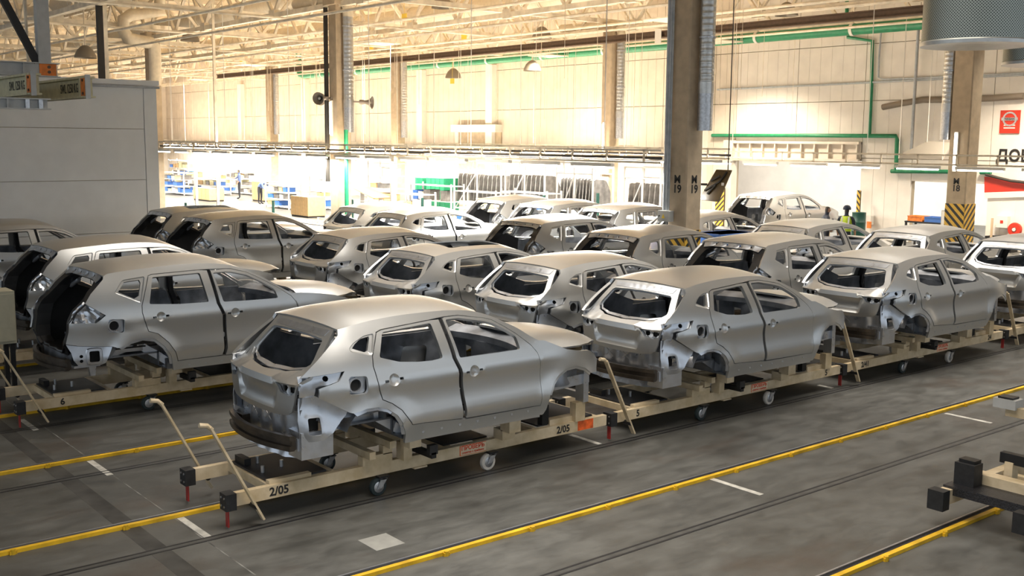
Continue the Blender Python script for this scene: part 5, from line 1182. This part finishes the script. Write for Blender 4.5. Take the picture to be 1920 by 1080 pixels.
# tilted brown panel on a frame
a_ = at_y(662,352,25); b_ = at_y(702,372,25); o = empty('tilted_panel', (a_.x,25,0), label='brown sloping panel on a trestle beyond the speaker column', cat='panel'); W = b_.x-a_.x; MB().bar((0,.4,a_.z),(W,.4,b_.z),.9,.05).build('panel_board', mat('brown_board',(.40,.24,.13),.6), o)
for x_, z_ in ((.1,a_.z),(W-.1,b_.z)): MB().bb(x_-.03,x_+.03,.3,.5,0,z_).build('trestle_leg', M_RACK, o)
def cage(px0, px1, Y, pyt, label):
    a_, b_ = at_y(px0,pyt,Y), at_y(px1,pyt,Y); W = b_.x-a_.x; o = empty('wire_cage', (a_.x,Y,0), label=label, cat='cage', group='wire cages'); zt = a_.z
    for x_ in (0,W):
        for y_ in (0,1.0): MB().bb(x_-.025,x_+.025,y_-.025,y_+.025,0,zt).build('cage_post', M_RACK, o)
    for y_ in (0,1.0):
        for z_ in (.15,zt/2,zt): MB().bb(0,W,y_-.015,y_+.015,z_-.03,z_).build('cage_rail', M_RACK, o)
    n = max(3,int(W/.16)); me = MB().bb(-.008,.008,-.008,.008,.12,zt).mesh('cage_bar')
    for k in range(1,n): link('cage_bar', me, M_GREY, o, (W*k/n,0,0))
cage(556,610,21.5,409,'low wire cage in front of the tall tan crate'); cage(624,652,23.2,376,'wire cage between the speaker column and the hatchbacks')
for px, pyt, Y, lb in ((348,380,21,'short dark green bollard past the booth corner'),(512,376,22,'dark green bollard before the tall crate'),(660,374,22,'dark green bollard next to the green column pipe'),(792,371,24.4,'dark green bollard before the low shelving'),(1020,366,26,'dark green bollard before the middle rack'),(1121,362,27,'dark green bollard beside the tan column')):
    p = at_y(px,pyt,Y); o = empty('bollard', (p.x,Y,0), label=lb, cat='bollard', group='dark green bollards'); MB().cyl((0,0,.02),(0,0,p.z),.06,12).build('bollard_tube', M_DGRN, o, 40); MB().bb(-.12,.12,-.12,.12,0,.02).build('bollard_foot', M_DGRN, o)
a_ = at_x(1352,440,-15.75); o = empty('blue_container', (-15.75,a_.y,0), label='blue plastic container behind column M19', cat='container'); MB().bb(-.72,0,0,1.2,.1,a_.z).build('container_tub', M_BLUE, o); MB().bb(-.75,.03,-.03,1.23,a_.z-.06,a_.z).build('container_rim', M_BLUE, o); MB().bb(-.65,-.1,.1,1.1,0,.1).build('container_skid', M_CHB, o); MB().bb(0,.012,.5,.7,.6,.9).build('container_label', M_WHITE, o)
# ---------------------------------------------------------------- people
M_SKIN = mat('skin', (.45,.26,.17), .55); M_HAIR = mat('dark_hair', (.02,.015,.012), .6); M_TROU = mat('dark_trousers', (.02,.022,.03), .8); M_SHIRT = mat('navy_shirt', (.018,.025,.045), .8); M_WORK = mat('blue_work_shirt', (.10,.15,.32), .8); M_VEST = mat('hi_vis_vest', (.55,.72,.05), .7); M_REFL = mat('reflective_tape', (.7,.7,.68), .4); M_CAP = mat('navy_cap', (.015,.025,.05), .7)
def person(loc, rz, J, shirt, label, cap=None, vest=False, sleeve=.5):
    """J: joint positions; one skinned body, materials by region"""
    V = []; E = []; R = []
    def v(p, r, par=None, r2=None):
        V.append(Vector(p)); R.append((r, r2 or r)); i = len(V)-1
        if par is not None: E.append((par,i))
        return i
    pel = v(J['pelvis'], .135, None, .105); wa = v(J['waist'], .125, pel, .10); chn = v(J['chest'], .15, wa, .115); nk = v(J['neck'], .058, chn)
    hd = Vector(J['head']); up = (hd-Vector(J['neck'])).normalized(); v1 = v(hd-up*.07, .062, nk); v2 = v(hd, .088, v1, .10); v3 = v(hd+up*.075, .080, v2, .09); v(hd+up*.115, .045, v3)
    f = Vector(J.get('face',(0,1,0))); ns = v(hd+f*.105-up*.01, .016, v2)
    for s, S in ((1,'r'),(-1,'l')):
        sh = v(J['sh'+S], .068, chn); el = v(J['el'+S], .046, sh); wr = v(J['wr'+S], .030, el)
        d = (Vector(J['wr'+S])-Vector(J['el'+S])).normalized(); sd = d.orthogonal().normalized(); th = d.cross(sd)
        pm = v(Vector(J['wr'+S])+d*.05, .034, wr, .020)
        for k in range(4):
            a1 = v(Vector(J['wr'+S])+d*.10+sd*(.027-.018*k), .0095, pm); a2 = v(V[a1]+d*(.032+.006*(k in (1,2)))+th*.008, .009, a1); v(V[a2]+d*.025+th*.016, .0075, a2)
        t1 = v(Vector(J['wr'+S])+d*.045+sd*.04, .011, pm); v(V[t1]+d*.035+sd*.018, .009, t1)
        hp = v(J['hip'+S], .090, pel); kn = v(J['kn'+S], .062, hp); an = v(J['an'+S], .042, kn); fd = Vector(J.get('foot',(0,1,0))); v(V[an]+fd*.06-Vector((0,0,.045)), .045, an, .04); v(V[an]+fd*.17-Vector((0,0,.06)), .038, len(V)-1, .03)
    me = bpy.data.meshes.new('body'); me.from_pydata(V, E, []); o = bpy.data.objects.new('body', me); COL.objects.link(o)
    m = o.modifiers.new('skin','SKIN'); m.use_smooth_shade = True; o.modifiers.new('sub','SUBSURF').levels = 1
    sv = me.skin_vertices[0].data
    for i, (a_, b_) in enumerate(R): sv[i].radius = (a_, b_)
    sv[0].use_root = True
    dg = bpy.context.evaluated_depsgraph_get(); bm = bpy.data.meshes.new_from_object(o.evaluated_get(dg)); bpy.data.objects.remove(o)
    for mm in (M_SKIN, shirt, M_TROU, M_HAIR): bm.materials.append(mm)
    def segd(p, a, b):
        a, b = Vector(a), Vector(b); t = max(0, min(1, (p-a).dot(b-a)/max(1e-6,(b-a).length_squared))); return (p-(a+(b-a)*t)).length
    regs = [('pelvis','waist',1),('waist','chest',1),('chest','neck',1),('neck','head',0)]
    for S in 'rl': regs += [('sh'+S,'el'+S,1),('el'+S,'wr'+S,0 if sleeve < 1 else 1),('pelvis','hip'+S,2),('hip'+S,'kn'+S,2),('kn'+S,'an'+S,2),('chest','sh'+S,1)]
    for p in bm.polygons:
        c = p.center; best = min(regs, key=lambda r: segd(c, J[r[0]], J[r[1]])-(.04 if r[2] == 1 else 0)); p.material_index = best[2]; p.use_smooth = True
        if (c-hd).length < .17 and (c-Vector(J['neck'])).length > .1 and ((c-hd).dot(f) < .02 or (c-hd).dot(up) > .06): p.material_index = 3
    t = empty('person', loc, rz, label, 'person'); link('body', bm, None, t)
    if cap: 
        cm = MB(); cm.lathe([(.112,-.0),(.118,.03),(.108,.08),(.07,.125),(0,.14)], (0,0,0), 18); q = up.to_track_quat('Z','Y').to_matrix(); cm.v = [tuple(q @ Vector(v_)+hd+up*.035) for v_ in cm.v]; cm.build('cap', cap, t, 60)
        MB().box(hd+up*.045+f*.15, (.15,.12,.015), Vector((0,1,0)).rotation_difference(f).to_matrix()).build('cap_peak', cap, t)
    if vest:
        vm = MB(); prof = [(1.02,.158,.128),(1.15,.163,.133),(1.3,.182,.142),(1.42,.175,.13),(1.47,.12,.09)]; n = 20; vs = [(rx*math.cos(2*math.pi*k/n), ry*math.sin(2*math.pi*k/n), z) for z, rx, ry in prof for k in range(n)]
        vm.add(vs, [(i*n+k,i*n+(k+1)%n,(i+1)*n+(k+1)%n,(i+1)*n+k) for i in range(len(prof)-1) for k in range(n)]); vo = vm.build('safety_vest', M_VEST, t, 60)
        sm = MB(); sm.lathe([(1,1.10),(1,1.15)], (0,0,0), 20); sm.v = [(a*.166,b*.136,c) for a,b,c in sm.v]; sm.build('vest_band', M_REFL, vo)
        for s in (-1,1): MB().bar((s*.10,-.135,1.15),(s*.10,-.11,1.45),.045,.008,(0,1,0)).build('vest_strap', M_REFL, vo)
    return t
std = dict(pelvis=(0,0,.95),waist=(0,0,1.10),chest=(0,0,1.34),neck=(0,.005,1.49),head=(0,.02,1.62),shr=(.19,0,1.42),shl=(-.19,0,1.42),hipr=(.09,0,.90),hipl=(-.09,0,.90),knr=(.10,.02,.50),knl=(-.10,.02,.50),anr=(.10,-.01,.09),anl=(-.10,-.01,.09),elr=(.26,-.02,1.14),ell=(-.26,-.02,1.14),wrr=(.25,.10,.92),wrl=(-.25,.10,.92))
hips = dict(std, elr=(.40,-.08,1.16), ell=(-.40,-.08,1.16), wrr=(.20,.08,1.04), wrl=(-.20,.08,1.04))
pa = at_z(1588,386,1.77)
person((pa.x,pa.y,0), math.radians(20), std, M_SHIRT, 'person in yellow safety vest and dark cap standing by the wide doorway', cap=M_CAP, vest=True)
person((pa.x-.52,pa.y-.25,0), math.radians(-40), hips, M_SHIRT, 'person in dark shirt with hands on hips beside the vested one', cap=None)
bent = dict(std, waist=(0,.06,1.08), chest=(0,.30,1.16), neck=(0,.44,1.18), head=(0,.56,1.15), face=(0,.5,-.86), shr=(.19,.36,1.14), shl=(-.19,.36,1.14), elr=(.22,.46,.90), ell=(-.22,.46,.90), wrr=(.16,.60,.72), wrl=(-.16,.60,.72))
p = at_y(488,395,27.0); person((p.x,27,0), math.radians(-70), bent, M_WORK, 'worker in blue shirt bending forward before the tan stand')
knee = dict(std); p = at_y(450,395,28.3); person((p.x,28.3,0), math.radians(150), dict(std, elr=(.30,.2,1.2), wrr=(.20,.42,1.25)), M_WORK, 'worker in grey blue clothes reaching forward before the shelving')
